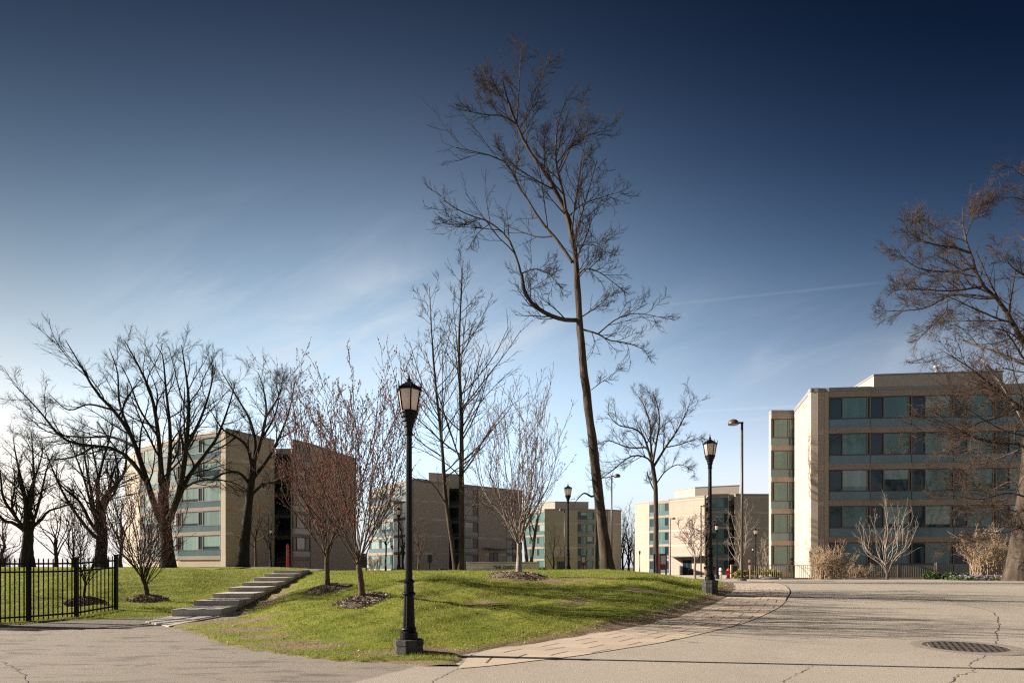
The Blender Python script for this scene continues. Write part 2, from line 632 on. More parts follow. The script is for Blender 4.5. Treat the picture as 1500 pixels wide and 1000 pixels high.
def belt_mat():
    m, nt, b, co = material('belt_blocks')
    sp = nt.node('ShaderNodeSeparateXYZ')
    nt.l.new(co, sp.inputs[0])
    hx = nt.math('ADD', nt.math('MULTIPLY', sp.outputs[0], .8), nt.math('MULTIPLY', sp.outputs[1], .6))
    cb = nt.node('ShaderNodeCombineXYZ')
    nt.l.new(nt.math('FLOOR', nt.math('MULTIPLY', hx, 1.1)), cb.inputs[0])
    nt.l.new(nt.math('FLOOR', nt.math('MULTIPLY', sp.outputs[2], 2.6)), cb.inputs[1])
    wn = nt.node('ShaderNodeTexWhiteNoise')
    nt.l.new(cb.outputs[0], wn.inputs[0])
    c = nt.mix(nt.ramp(wn.outputs[0], .45, .55), (.41, .345, .285), (.50, .44, .385))
    c = nt.mix(nt.ramp(wn.outputs[0], .8, .86), c, (.47, .26, .12))
    nt.l.new(c, b.inputs['Base Color'])
    b.inputs['Roughness'].default_value = .9
    return m


M['belt'] = belt_mat()


def glass_mat(name, c1, c2, rough=.04, spec=.5, ior=1.6, scale=.6, metal=0.0):
    m, nt, b, co = material(name)
    mp = nt.node('ShaderNodeMapping')
    nt.l.new(co, mp.inputs[0])
    mp.inputs['Scale'].default_value = (3, 3, .25)
    f = nt.noise(mp.outputs[0], scale, 4, .6)
    c = nt.mix(nt.ramp(f, .35, .65), c1, c2)
    oi = nt.node('ShaderNodeObjectInfo')
    c = nt.mix(nt.math('MULTIPLY', oi.outputs['Random'], .45), c, tuple(x * .45 for x in c1))
    nt.l.new(c, b.inputs['Base Color'])
    b.inputs['Roughness'].default_value = rough
    b.inputs['Metallic'].default_value = metal
    b.inputs['IOR'].default_value = ior
    b.inputs['Specular IOR Level'].default_value = spec
    bp = nt.node('ShaderNodeBump', ins={'Strength': .04, 'Distance': .05})
    nt.l.new(nt.noise(co, .5, 2, .5), bp.inputs['Height'])
    nt.l.new(bp.outputs[0], b.inputs['Normal'])
    return m


M['pane_wide'] = glass_mat('curtained_glass', (.045, .125, .115), (.09, .195, .18), ior=1.65)
M['pane_dark'] = glass_mat('dark_glass', (.008, .028, .038), (.016, .045, .055), ior=1.5)
M['spandrel'] = glass_mat('spandrel_glass', (.07, .125, .145), (.09, .155, .175), rough=.12, ior=1.7)
M['pane_blind_sky'] = glass_mat('blind_sky_glass', (.17, .25, .235), (.24, .33, .31), ior=1.7)  # for drawn blinds, and as a painted reflection of the pale sky
M['lantern_glass'] = None


def lantern_glass():
    m, nt, b, co = material('frosted_glass')
    b.inputs['Base Color'].default_value = (.62, .57, .53, 1)
    b.inputs['Roughness'].default_value = .35
    tr = nt.node('ShaderNodeBsdfTranslucent')
    tr.inputs[0].default_value = (.75, .66, .58, 1)
    ms = nt.node('ShaderNodeMixShader')
    ms.inputs[0].default_value = .5
    nt.l.new(b.outputs[0], ms.inputs[1])
    nt.l.new(tr.outputs[0], ms.inputs[2])
    nt.l.new(ms.outputs[0], nt.n['Material Output'].inputs[0])
    return m


M['lantern_glass'] = lantern_glass()


# ---------------------------------------------------------------- terrain
def sstep(a, b, x):
    t = np.clip((x - a) / (b - a), 0, 1)
    return t * t * (3 - 2 * t)


_ry = np.array([-60, 5, 7, 8.7, 10.3, 11.9, 13.5, 15.1, 16.7, 19, 24, 30, 40, 50, 80, 120, 200, 500, 4000.])
_rz = np.array([-.05, -.01, 0, .015, .065, .18, .36, .54, .64, .69, .67, .6, .44, .35, .1, -.3, -.6, -1, -3.])
_ty = np.arange(-60, 4000, .1)
_tz = np.interp(_ty, _ry, _rz)
_k = np.exp(-.5 * (np.arange(-20, 21) / 8.) ** 2)
_k /= _k.sum()
_tz[30:-30] = np.convolve(_tz, _k, 'same')[30:-30]


_ly = np.array([-60, 5, 7, 8.7, 10.3, 11.9, 13.5, 16, 19, 24, 30, 40, 50, 80, 120, 200, 500, 4000.])
_lz = np.array([-.05, -.01, 0, .015, .065, .17, .235, .30, .40, .5, .55, .44, .35, .1, -.3, -.6, -1, -3.])
_tl = np.interp(_ty, _ly, _lz)
_tl[30:-30] = np.convolve(_tl, _k, 'same')[30:-30]


def R(x, y):
    """the road's plane; the side path on the left climbs less"""
    s = np.clip((-np.asarray(x, float) - 2.0) / 3.5, 0, 1)
    s = s * s * (3 - 2 * s)
    return np.interp(y, _ty, _tz) * (1 - s) + np.interp(y, _ty, _tl) * s


def px2(px, py, Y):
    """pixel of the photograph at depth Y -> world point"""
    return np.array(((px - 750) / F * Y, Y, EYE - (py - YH) / F * Y))


def road_hit(px, py):
    ys = np.arange(5, 60, .01)
    z = EYE - (py - YH) / F * ys
    xs = (px - 750) / F * ys
    i = np.argmax(z <= R(xs, ys))
    return (xs[i], ys[i])


inner_px = [(671, 977), (682, 966), (693, 958), (720, 951), (760, 946), (817, 937), (880, 927), (960, 912),
            (1013, 897), (1053, 881), (1070, 870), (1078, 861), (1074, 854)]
outer_px = [(673, 979), (720, 975), (780, 968), (840, 961), (905, 951), (973, 940), (1040, 925), (1093, 911),
            (1141, 889), (1155, 873), (1157, 863), (1145, 855), (1125, 851)]
front_px = [(-150, 921), (-60, 919), (0, 917), (60, 912), (110, 909), (165, 907), (213, 911), (255, 921), (290, 931),
            (330, 943), (400, 958), (500, 968), (560, 972), (600, 974), (640, 977), (671, 978)]


def catmull(pts, n):
    pts = np.asarray(pts, float)
    d = np.r_[0, np.cumsum(np.linalg.norm(np.diff(pts, axis=0), axis=1))]
    P = np.vstack([2 * pts[0] - pts[1], pts, 2 * pts[-1] - pts[-2]])
    s = np.linspace(0, d[-1], n)
    i = np.clip(np.searchsorted(d, s, side='right') - 1, 0, len(pts) - 2)
    t = ((s - d[i]) / np.maximum(d[i + 1] - d[i], 1e-9))[:, None]
    p0, p1, p2, p3 = P[i], P[i + 1], P[i + 2], P[i + 3]
    return .5 * (2 * p1 + (p2 - p0) * t + (2 * p0 - 5 * p1 + 4 * p2 - p3) * t ** 2 + (3 * p1 - p0 - 3 * p2 + p3) * t ** 3)


inner_w = np.array([road_hit(*p) for p in inner_px])
outer_w = np.array([road_hit(*p) for p in outer_px])
front_w = np.array([road_hit(*p) for p in front_px])
inner_c = catmull(inner_w, 70)
outer_c = catmull(outer_w, 70)
front_c = catmull(front_w, 90)
back = np.array([(8.2, 25.5), (7.6, 28), (7.8, 32), (9.5, 40), (13, 55), (20, 90), (30, 140), (40, 230)])
poly = np.vstack([[(-170, 14.0)], front_c, inner_c[1:], back, [(-170, 230)]])
_a = poly
_b = np.roll(poly, -1, axis=0)


def lawn_d(x, y):
    """signed distance to the lawn border, positive inside"""
    x = np.asarray(x, float)
    y = np.asarray(y, float)
    sh = x.shape
    x = x.ravel()
    y = y.ravel()
    best = np.full(x.shape, 1e9)
    inside = np.zeros(x.shape, bool)
    for (ax, ay), (bx, by) in zip(_a, _b):
        ex, ey = bx - ax, by - ay
        L = ex * ex + ey * ey
        if L < 1e-12:
            continue
        t = np.clip(((x - ax) * ex + (y - ay) * ey) / L, 0, 1)
        d = (x - ax - t * ex) ** 2 + (y - ay - t * ey) ** 2
        best = np.minimum(best, d)
        c = ((ay > y) != (by > y))
        xi = ax + (y - ay) / (ey if abs(ey) > 1e-12 else 1e-12) * ex
        inside ^= c & (x < xi)
    d = np.sqrt(best)
    return np.where(inside, d, -d).reshape(sh)


# the stair: foot and head of the flight
ST0 = px2(251, 901, 12.6)
ST1 = px2(400, 840, 21.0)
ST_N = 7
ST_W = 1.02
_sd = (ST1 - ST0)[:2]
ST_L = np.linalg.norm(_sd)
_sd = _sd / ST_L
_sn = np.array((_sd[1], -_sd[0]))      # to the right of the flight
ST_RISE = (ST1[2] - ST0[2])


def lumps(x, y):
    return (.030 * np.sin(x * 1.3 + 1) * np.cos(y * 1.1) + .018 * np.sin(x * 2.9 + y * 1.7) +
            .010 * np.sin(x * 6.1 - y * 4.3) + .006 * np.sin(x * 11.3 + y * 9.1))


def G(x, y, d=None):
    """height of the ground (lawn inside its border, the road's own plane outside)"""
    x = np.asarray(x, float)
    y = np.asarray(y, float)
    if d is None:
        d = lawn_d(x, y)
    r = R(x, y)
    xx = x * np.minimum(1, 24 / np.maximum(y, 1))
    sl_ = 1 - sstep(-.42, -.24, x / np.maximum(y, 1))
    pl = 1.085 + .06 * sl_ + .1 * sstep(17, 60, y) * sl_ - .4 * sstep(19, 50, y) * (1 - sl_) - .9 * sstep(90, 300, y)
    s = sstep(2.5, 7.5, xx)
    P = pl * (1 - s) + (r + .16) * s
    D = 7.8 + (3.0 - 7.8) * sstep(0.5, 4.5, xx)
    wgt = sstep(0, 1, np.maximum(d, 0) / D)
    z = r + wgt * (P - r)
    # a low bank along the right-hand border
    z = z + .05 * sstep(0.15, .6, d) * sstep(-1, 2, xx) + lumps(x, y) * sstep(.2, 2.5, d)
    # the bed of the stair
    rx, ry_ = x - ST0[0], y - ST0[1]
    al = rx * _sd[0] + ry_ * _sd[1]
    ac = rx * _sn[0] + ry_ * _sn[1]
    prof = ST0[2] - .08 + np.clip(al / ST_L, -.05, 1.12) * ST_RISE
    out = np.maximum(np.maximum((-ac + .05) / 2.2, ac - ST_W - .1), 0)
    wl = (1 - sstep(0.0, 1.3, out)) * sstep(-2.0, .2, al) * (1 - sstep(ST_L + .2, ST_L + 3, al))
    return z * (1 - wl) + prof * wl


def lawn_z(x, y, d):
    return np.where(d > 0, G(x, y, d) + .035 * sstep(0, .12, d) - .012, R(x, y) - .012 + np.maximum(d, -1) * .12)


_hy = np.concatenate([np.arange(6, 40, .02), np.arange(40, 240, .2)])


def hit(px, py):
    """where the sight line through a pixel meets the ground"""
    xs = (px - 750) / F * _hy
    z = EYE - (py - YH) / F * _hy
    g = G(xs, _hy)
    k = np.nonzero(z <= g)[0]
    i = k[0] if len(k) else len(_hy) - 1
    return np.array((xs[i], _hy[i], g[i]))


def ground_pt(px, Y):
    x = (px - 750) / F * Y
    return np.array((x, Y, float(G(np.array([x]), np.array([Y]))[0])))


def grid_sheet(name, xs, ys, zf, mat, attrs=None, smooth=True):
    X, Y = np.meshgrid(xs, ys)
    Z = zf(X, Y)
    nx, ny = len(xs), len(ys)
    idx = np.arange(nx * ny).reshape(ny, nx)
    q = np.stack([idx[:-1, :-1], idx[:-1, 1:], idx[1:, 1:], idx[1:, :-1]], -1).reshape(-1, 4)
    o = mesh_np(name, np.stack([X, Y, Z], -1), quads=q, mats=[mat], smooth=smooth)
    if attrs:
        for k, fn in attrs.items():
            a = o.data.attributes.new(k, 'FLOAT', 'POINT')
            a.data.foreach_set('value', fn(X, Y).ravel().astype(np.float32))
    o["kind"] = "structure"
    return o


# far ground
M['far_ground'] = rough_mat('far_ground', (.12, .11, .06), (.19, .165, .10), .4, .95, .3, 4, .1, c3=(.08, .1, .03), s3=.15)
gx = np.concatenate([-np.geomspace(3000, 100, 20), np.linspace(-90, 90, 60), np.geomspace(100, 3000, 20)])
gy = np.concatenate([np.linspace(-200, 0, 15)[:-1], np.linspace(0, 120, 80), np.geomspace(130, 3900, 30)])
grid_sheet('ground', gx, gy, lambda x, y: R(x, y) - .05, M['far_ground'])

# road
rxs = np.concatenate([np.linspace(-70, -9, 30)[:-1], np.linspace(-9, 0, 40)[:-1], np.linspace(0, 95, 70)])
rys = np.concatenate([np.linspace(-30, 6, 20)[:-1], np.arange(6, 30, .35), np.linspace(30, 40.2, 15)])
road = grid_sheet('road', rxs, rys, lambda x, y: R(x, y), M['asphalt'])

# lawn
lx = np.concatenate([np.linspace(-165, -40, 50)[:-1], np.linspace(-40, -16, 60)[:-1], np.arange(-16, 9.6, .11),
                     np.linspace(9.7, 42, 50)])
ly = np.concatenate([np.arange(7.5, 18, .11), np.arange(18, 30, .3), np.linspace(30, 70, 60), np.linspace(72, 228, 60)])
bare_spots = [(-5.6, 11.6, 1.2, .5), (-4.2, 9.9, .7, .3), (-7.2, 13.2, .6, .9), (0.9, 15.6, 2.0, .5), (2.2, 16.5, 1.2, .4),
              (-2.9, 19.6, 1.5, .4), (-1.1, 8.6, .5, .4), (-3.6, 9.2, .9, .35), (-4.9, 10.6, .9, .45), (-3.1, 8.9, .9, .3), (-1.7, 8.35, .9, .3), (-0.6, 12.4, .5, .25), (1.4, 12.9, .7, .25), (-2.4, 13.6, .5, .2), (3.2, 14.2, .8, .25), (-6.0, 14.6, .5, 1.2), (-6.6, 15.5, .5, 1.2)]


def lawn_bare(x, y):
    b = np.zeros_like(x)
    for cx, cy, sx, sy in bare_spots:
        b = np.maximum(b, np.exp(-((x - cx) / sx) ** 2 - ((y - cy) / sy) ** 2))
    rx, ry_ = x - ST0[0], y - ST0[1]
    al = rx * _sd[0] + ry_ * _sd[1]
    ac = rx * _sn[0] + ry_ * _sn[1]
    b = np.maximum(b, .8 * np.exp(-((ac - ST_W - .25) / .35) ** 2) * ((al > -1.6) & (al < 6)))
    return b


def noisy_d(x, y):
    d = lawn_d(x, y)
    return d + .05 * np.sin(x * 5.1 + y * 3.3) + .035 * np.sin(x * 11.7 - y * 8.9) + .02 * np.sin(x * 23 + y * 19)


edge_bias = lambda x, y: noisy_d(x, y) + .22 - .40 * sstep(.2, 2.0, x) - .2 * sstep(-2.2, -1, x) * (1 - sstep(.5, 1.5, x))
lawn = grid_sheet('lawn', lx, ly, lambda x, y: lawn_z(x, y, noisy_d(x, y)), M['lawn'],
                  {'edge': edge_bias, 'bare': lawn_bare})


# paver apron between the lawn and the road
def strip(name, A, B, mat, lift, across=8):
    n = len(A)
    V, UV, SE = [], [], []
    al = np.r_[0, np.cumsum(np.linalg.norm(np.diff((A + B) / 2, axis=0), axis=1))]
    ts = list(np.linspace(0, .985, across)) + [.986, 1.0]
    for i in range(n):
        wd = np.linalg.norm(B[i] - A[i])
        for t in ts:
            p = A[i] * (1 - t) + B[i] * t
            V.append((p[0], p[1], float(R(p[0], p[1])) + lift))
            UV.append((wd * t, al[i]))
            SE.append(1.0 if t > .9855 and i > n * .45 else 0.0)
    m = len(ts)
    q = [(i * m + j, i * m + j + 1, (i + 1) * m + j + 1, (i + 1) * m + j) for i in range(n - 1) for j in range(m - 1)]
    o = mesh_np(name, V, quads=q, mats=[mat], smooth=True)
    uvl = o.data.uv_layers.new(name='strip')
    li = np.zeros(len(o.data.loops), dtype=np.int32)
    o.data.loops.foreach_get('vertex_index', li)
    uvl.data.foreach_set('uv', np.array(UV, dtype=np.float32)[li].ravel())
    a = o.data.attributes.new('seam', 'FLOAT', 'POINT')
    a.data.foreach_set('value', np.array(SE, dtype=np.float32))
    o["kind"] = "structure"
    return o


strip('pavement', catmull(inner_w, 140), catmull(outer_w, 140), M['pavers'], .008)

# concrete walk beyond the lawn, and the drive in front of the far buildings
M['walk'] = rough_mat('walk', (.36, .32, .28), (.44, .39, .34), 3, .9, .15, 40, .2)


def flat_sheet(name, pts, mat, lift=.006, ndiv=10):
    """a sheet over a plan quad that follows the road's plane"""
    p = np.array(pts, float)
    V = []
    for i in range(ndiv + 1):
        s = i / ndiv
        for j in range(ndiv + 1):
            t = j / ndiv
            q = (p[0] * (1 - t) + p[1] * t) * (1 - s) + (p[3] * (1 - t) + p[2] * t) * s
            V.append((q[0], q[1], float(R(q[0], q[1])) + lift))
    k = ndiv + 1
    q = [(i * k + j, i * k + j + 1, (i + 1) * k + j + 1, (i + 1) * k + j) for i in range(ndiv) for j in range(ndiv)]
    o = mesh_np(name, V, quads=q, mats=[mat])
    o["kind"] = "structure"
    return o


flat_sheet('sidewalk', [(8.4, 24.5), (14.5, 25.8), (16.5, 40.4), (9.8, 39)], M['walk'], .012)
flat_sheet('driveway', [(9, 41), (18, 41), (42, 96), (24, 100)], M['walk'], .004)
flat_sheet('planting_bed', [(18.3, 40.4), (48, 40.4), (48, 46), (22, 50)], M['soil'], .02)
mb = MB()
for i in range(30):
    xa, xb = 18.6 + i, 19.59 + i
    mb.box(xa, xb, 40.25, 40.42, float(R(20, 40.3)) - .05, float(R(20, 40.3)) + .11)
kerb = mb.build('kerb', M['concrete'])
kerb["kind"] = "structure"

# asphalt path on top of the mound, left of centre
V = []
for i in range(41):
    x = -13 + i * .33
    for yy in (24.5 + .02 * i, 28.5 + .02 * i):
        V.append((x, yy, float(G(np.array([x]), np.array([yy]))[0]) + .06))
q = [(2 * i, 2 * i + 2, 2 * i + 3, 2 * i + 1) for i in range(40)]
o = mesh_np('path', V, quads=q, mats=[M['asphalt']])
o["kind"] = "structure"

# cracks in the asphalt
M['crack'] = rough_mat('crack', (.07, .06, .052), (.11, .095, .08), 20, .95)


def crack(pxs, wd, lift=.004):
    P = catmull(np.array([road_hit(*p) for p in pxs]), len(pxs) * 6)
    P = P + rng.normal(0, .018, P.shape)
    V, n = [], len(P)
    for i in range(n):
        t = P[min(i + 1, n - 1)] - P[max(i - 1, 0)]
        t = t / max(np.linalg.norm(t), 1e-6)
        nn = np.array((t[1], -t[0])) * wd * .62 * rng.uniform(.3, 1.1)
        for s in (-1, 1):
            p = P[i] + nn * s
            V.append((p[0], p[1], float(R(p[0], p[1])) + lift))
    q = [(2 * i, 2 * i + 2, 2 * i + 3, 2 * i + 1) for i in range(n - 1)]
    o = mesh_np('road_crack', V, quads=q, mats=[M['crack']])
    o["kind"] = "structure"


crack([(1330, 864), (1400, 882), (1445, 893), (1458, 900), (1462, 912), (1463, 922), (1456, 925), (1462, 931), (1459, 943)], .016)
crack([(1444, 957), (1436, 964), (1420, 972), (1424, 984), (1405, 988), (1390, 1000), (1370, 1012)], .012)
crack([(1192, 975), (1165, 988), (1150, 998), (1140, 1010)], .009)
crack([(0, 968), (20, 977), (36, 990), (44, 1004), (60, 1020)], .014)
crack([(671, 978), (660, 985), (640, 995), (620, 1010)], .01)


# ---------------------------------------------------------------- stair
def build_stairs():
    root = empty('stairs', tuple(ST0), 'flight of seven grey concrete steps with long treads climbing the grass mound', 'stairs')
    tread = ST_L / ST_N
    rise = ST_RISE / ST_N
    for i in range(ST_N + 1):
        a = i * tread
        ln = tread + .12 if i < ST_N else 1.4
        p0 = _sd * a
        p1 = _sd * (a + ln)
        z = rise * i
        m = MB()
        ac = [p0, p0 + _sn * ST_W, p1 + _sn * ST_W, p1]
        zt = z + .135 + (0.004 if i % 2 else 0)
        m.prism([tuple(q) for q in ac], z - .36, zt)
        m.build('step', M['concrete'], root, bevel=.012)
    # slab at the foot: follows the ground between path and first step
    c = [np.array(road_hit(*p)) for p in ((213, 911), (247, 918), (352, 898), (322, 889))]
    N = 8
    vs, fs = [], []
    for i in range(N + 1):
        for k in range(N + 1):
            a, b = i / N, k / N
            q = (c[0] * (1 - a) + c[3] * a) * (1 - b) + (c[1] * (1 - a) + c[2] * a) * b
            z = max(float(G(np.array([q[0]]), np.array([q[1]]))[0]), float(R(q[0], q[1]))) - ST0[2] + .022
            vs.append((q[0] - ST0[0], q[1] - ST0[1], z))
    top = len(vs)
    vs += [(x, y, z - .2) for x, y, z in vs]
    for i in range(N):
        for k in range(N):
            a = i * (N + 1) + k
            fs.append((a, a + 1, a + N + 2, a + N + 1))
    rim = [k for k in range(N + 1)] + [i * (N + 1) + N for i in range(1, N + 1)] + \
          [N * (N + 1) + k for k in range(N - 1, -1, -1)] + [i * (N + 1) for i in range(N - 1, 0, -1)]
    for a, b in zip(rim, rim[1:] + rim[:1]):
        fs.append((a, b, b + top, a + top))
    m = MB()
    m.add(vs, fs)
    m.build('landing', M['concrete'], root)


build_stairs()


# ---------------------------------------------------------------- ornate lamps (0.0103 m to the photograph's pixel)
def make_lamp():
    root = empty('street_lamp', (0, 0, 0), 'x', 'street lamp', 'ornate black street lamps')
    m = MB()
    m.lathe([(.20, -.25), (.205, .16), (.215, .17), (.215, .235), (.2, .245)], 8, rot=PI / 8)
    m.build('footing', M['concrete_dark'], root)
    m = MB()
    m.smooth = False
    m.lathe([(.125, .24), (.13, .255), (.125, .345), (.098, .365), (.105, .385), (.11, .395), (.105, .41), (.09, .425)], 20)
    m.lathe([(.088, .42), (.072, .90)], 24, flute=1, fd=.07)
    m.lathe([(.072, .90), (.098, .915), (.1, .93), (.09, .945), (.072, .96), (.07, 1.02), (.066, 1.085), (.085, 1.1),
             (.087, 1.115), (.066, 1.135), (.05, 1.15)], 20)
    m.build('base', M['black_iron'], root)
    m = MB()
    m.lathe([(.052, 1.14), (.043, 3.36)], 20, flute=1, fd=.06)
    m.lathe([(.043, 3.30), (.06, 3.315), (.06, 3.335), (.046, 3.345)], 16)
    m.build('shaft', M['black_iron'], root)
    m = MB()
    m.lathe([(.05, 3.345), (.055, 3.42), (.07, 3.44), (.072, 3.5), (.09, 3.52), (.092, 3.56), (.115, 3.58), (.118, 3.62),
             (.132, 3.635), (.132, 3.665), (.11, 3.67)], 20)
    m.build('capital', M['black_iron'], root)
    # lantern: six tapering panes between bars
    lan = MB()
    gl = MB()
    zb, zt = 3.665, 3.985
    rb, rt = .120, .170
    for k in range(6):
        a = PI / 6 + k * PI / 3
        p0 = (rb * math.cos(a), rb * math.sin(a), zb)
        p1 = (rt * math.cos(a), rt * math.sin(a), zt)
        lan.tube([p0, p1], .011, 6)
        ps = [(rt + .004) * math.cos(a), (rt + .004) * math.sin(a)]
        lan.tube([(ps[0], ps[1], zt - .02), (ps[0] * 1.08, ps[1] * 1.08, zt + .1)], [.013, .006], 6)
        a2 = a + PI / 3
        q0 = (rb * math.cos(a2), rb * math.sin(a2), zb)
        q1 = (rt * math.cos(a2), rt * math.sin(a2), zt)
        lan.tube([p1, q1], .013, 6)
        lan.tube([p0, q0], .011, 6)
        s = .965
        gl.add([(p0[0] * s, p0[1] * s, p0[2]), (q0[0] * s, q0[1] * s, q0[2]), (q1[0] * s, q1[1] * s, q1[2]),
                (p1[0] * s, p1[1] * s, p1[2])], [(0, 1, 2, 3)])
    lt = lan.build('lantern', M['black_iron'], root)
    gl.build('lantern_pane', M['lantern_glass'], lt)
    m = MB()
    m.lathe([(.178, 3.98), (.182, 4.0), (.12, 4.055), (.07, 4.085), (.05, 4.1), (.03, 4.12)], 6, rot=PI / 6)
    m.build('roof', M['black_iron'], lt)
    m = MB()
    m.smooth = True
    m.lathe([(.028, 4.11), (.02, 4.125), (.035, 4.14), (.036, 4.15), (.016, 4.165), (.02, 4.18), (.012, 4.21), (.002, 4.28)], 10)
    m.build('finial', M['black_iron'], lt)
    return root


lamp0 = make_lamp()
p = hit(599, 957)
lamp0.location = (p[0], p[1], p[2] - .02)
LAMP_Y = p[1]
lamp0.rotation_euler = (0, 0, .35)
lamp0.scale = (1, 1, (957 - 541) / F * LAMP_Y / 4.28)
lamp0["label"] = "tall black lamp post in the foreground at the grass edge, largest of all"
lamp_specs = [
    (1040, 858, 630, "black lamp post by the paver walk, at the right end of the mound"),
    (832, 841, 706, "black lamp post just left of the tallest bare tree's trunk"),
    (1050, 846, 764, "black lamp post standing left of the red fire hydrant"),
    (1107, 846, 771, "black lamp post behind the golden hedge and left end of the metal fence"),
    (1103, 842, 800, "small far lamp post just left of the one behind the golden hedge"),
    (937, 840, 805, "small far lamp post in front of the sunlit wall's left end"),
    (584, 836, 740, "lamp post behind the red budded trees in front of the pale glass facade"),
    (574.5, 836, 797, "tiny lamp post just left of the one before the pale glass facade"),
    (397, 832, 772, "lamp post at the dark entrance recess beside the red emergency post"),
    (751, 838, 795, "far lamp post behind the stone sign wall, left of the slim red budded tree"),
    (781, 838, 808, "tiny lamp post behind the right end of the stone sign wall"),
    (798.5, 838, 809, "tiny lamp post right of the stone sign wall at the far building's corner"),
]
for px, pb, pt, lab in lamp_specs:
    Y = 4.28 * lamp0.scale[2] * F / (pb - pt)
    b = px2(px, pb, Y)
    g = ground_pt(px, Y)
    z = min(b[2], g[2] + .12) if Y < 30 else b[2]
    copy_thing(lamp0, (b[0], b[1], z), lab, rz=random.uniform(0, 1))


# ---------------------------------------------------------------- tall dome-headed lamps
def make_pole():
    root = empty('area_light', (0, 0, 0), 'x', 'street lamp', 'tall bronze lamps with dome heads')
    m = MB()
    m.lathe([(.2, -.3), (.2, .03), (.17, .05)], 16)
    m.build('base_plate', M['bronze'], root)
    m = MB()
    m.smooth = True
    m.lathe([(.068, .0), (.052, 7.2), (.0, 7.21)], 14)
    m.build('pole', M['bronze'], root)
    m = MB()
    m.box(-.3, .055, -.03, .03, 7.12, 7.2)
    m.build('arm', M['bronze'], root)
    m = MB()
    m.smooth = True
    m.lathe([(.0, .0), (.23, .0), (.24, .02), (.235, .08), (.2, .16), (.13, .215), (.05, .24), (.0, .243)], 20, c=(-.4, 0, 7.08))
    h = m.build('head', M['bronze'], root)
    m = MB()
    m.lathe([(.0, -.01), (.19, -.01), (.19, .004)], 20, c=(-.4, 0, 7.07))
    m.build('lens', M['lantern_glass'], h)
    return root


pole0 = make_pole()
POLE_H = 7.35
for i, (px, pb, pt, flip, lab) in enumerate([
        (1087, 848, 613, 1, "tall bronze lamp pole with dome head left of the right-hand building, nearest of its kind"),
        (896, 841, 693, -1, "tall bronze lamp pole rising behind the tallest tree's trunk"),
        (827, 840, 744, 1, "slim bronze lamp pole directly beside a black lamp post before the far building"),
        (982, 843, 757, -1, "shortest bronze dome lamp pole in front of the sunlit wall, left of its doorway"),
        (1027, 844, 738, -1, "bronze dome lamp pole at the right edge of the sunlit wall")]):
    Y = POLE_H * F / (pb - pt)
    loc = px2(px, pb, Y)
    if i == 0:
        t = pole0
        t.location = loc
        t["label"] = lab
    else:
        t = copy_thing(pole0, loc, lab)
    t.rotation_euler = (0, 0, 0 if flip > 0 else PI)


# ---------------------------------------------------------------- iron fence on the left
def build_iron_fence():
    posts = [(-160, 918, 1.30), (-95, 916, 1.30), (-28, 915, 1.30), (42, 911, 1.28), (112, 905, 1.26), (170, 894, 1.25)]
    P = []
    for px, py, h in posts:
        q = hit(px, py)
        P.append((q[0], q[1], q[2], h))
    root = empty('iron_fence', P[-1][:3], 'black iron picket fence on the grass at the left edge', 'fence')
    o = np.array(P[-1][:3])

    def L(q):
        return (q[0] - o[0], q[1] - o[1], q[2] - o[2])
    for q in P:
        c = L(q)
        m = MB()
        m.box(c[0] - .032, c[0] + .032, c[1] - .032, c[1] + .032, c[2] - .3, c[2] + q[3] + .02)
        m.box(c[0] - .038, c[0] + .038, c[1] - .038, c[1] + .038, c[2] + q[3] + .02, c[2] + q[3] + .05)
        m.build('post', M['black_iron'], root)
    for a, b in zip(P[:-1], P[1:]):
        ca, cb = L(a), L(b)
        for fr in (.09, .80, .93):
            m = MB()
            m.obox(ca, cb, -.018, .018, ca[2] + a[3] * fr - .018, ca[2] + a[3] * fr + .018,
                   cb[2] + b[3] * fr - .018, cb[2] + b[3] * fr + .018)
            m.build('rail', M['black_iron'], root)
        n = 10
        for i in range(1, n):
            t = i / n
            x, y, z, h = [ca_ * (1 - t) + cb_ * t for ca_, cb_ in zip(ca + (a[3],), cb + (b[3],))]
            m = MB()
            m.box(x - .0085, x + .0085, y - .0085, y + .0085, z + .03, z + h)
            m.add([(x - .0085, y - .0085, z + h), (x + .0085, y - .0085, z + h), (x + .0085, y + .0085, z + h),
                   (x - .0085, y + .0085, z + h), (x, y, z + h + .03)], [(0, 1, 4), (1, 2, 4), (2, 3, 4), (3, 0, 4)])
            m.build('picket', M['black_iron'], root)


build_iron_fence()


# ---------------------------------------------------------------- buildings
PITCH = 2.84


def norm2(p0, p1):
    t = np.array(p1, float) - np.array(p0, float)
    L = np.linalg.norm(t)
    t /= L
    return t, np.array((t[1], -t[0])), L       # right-hand normal = outside when walls run left to right


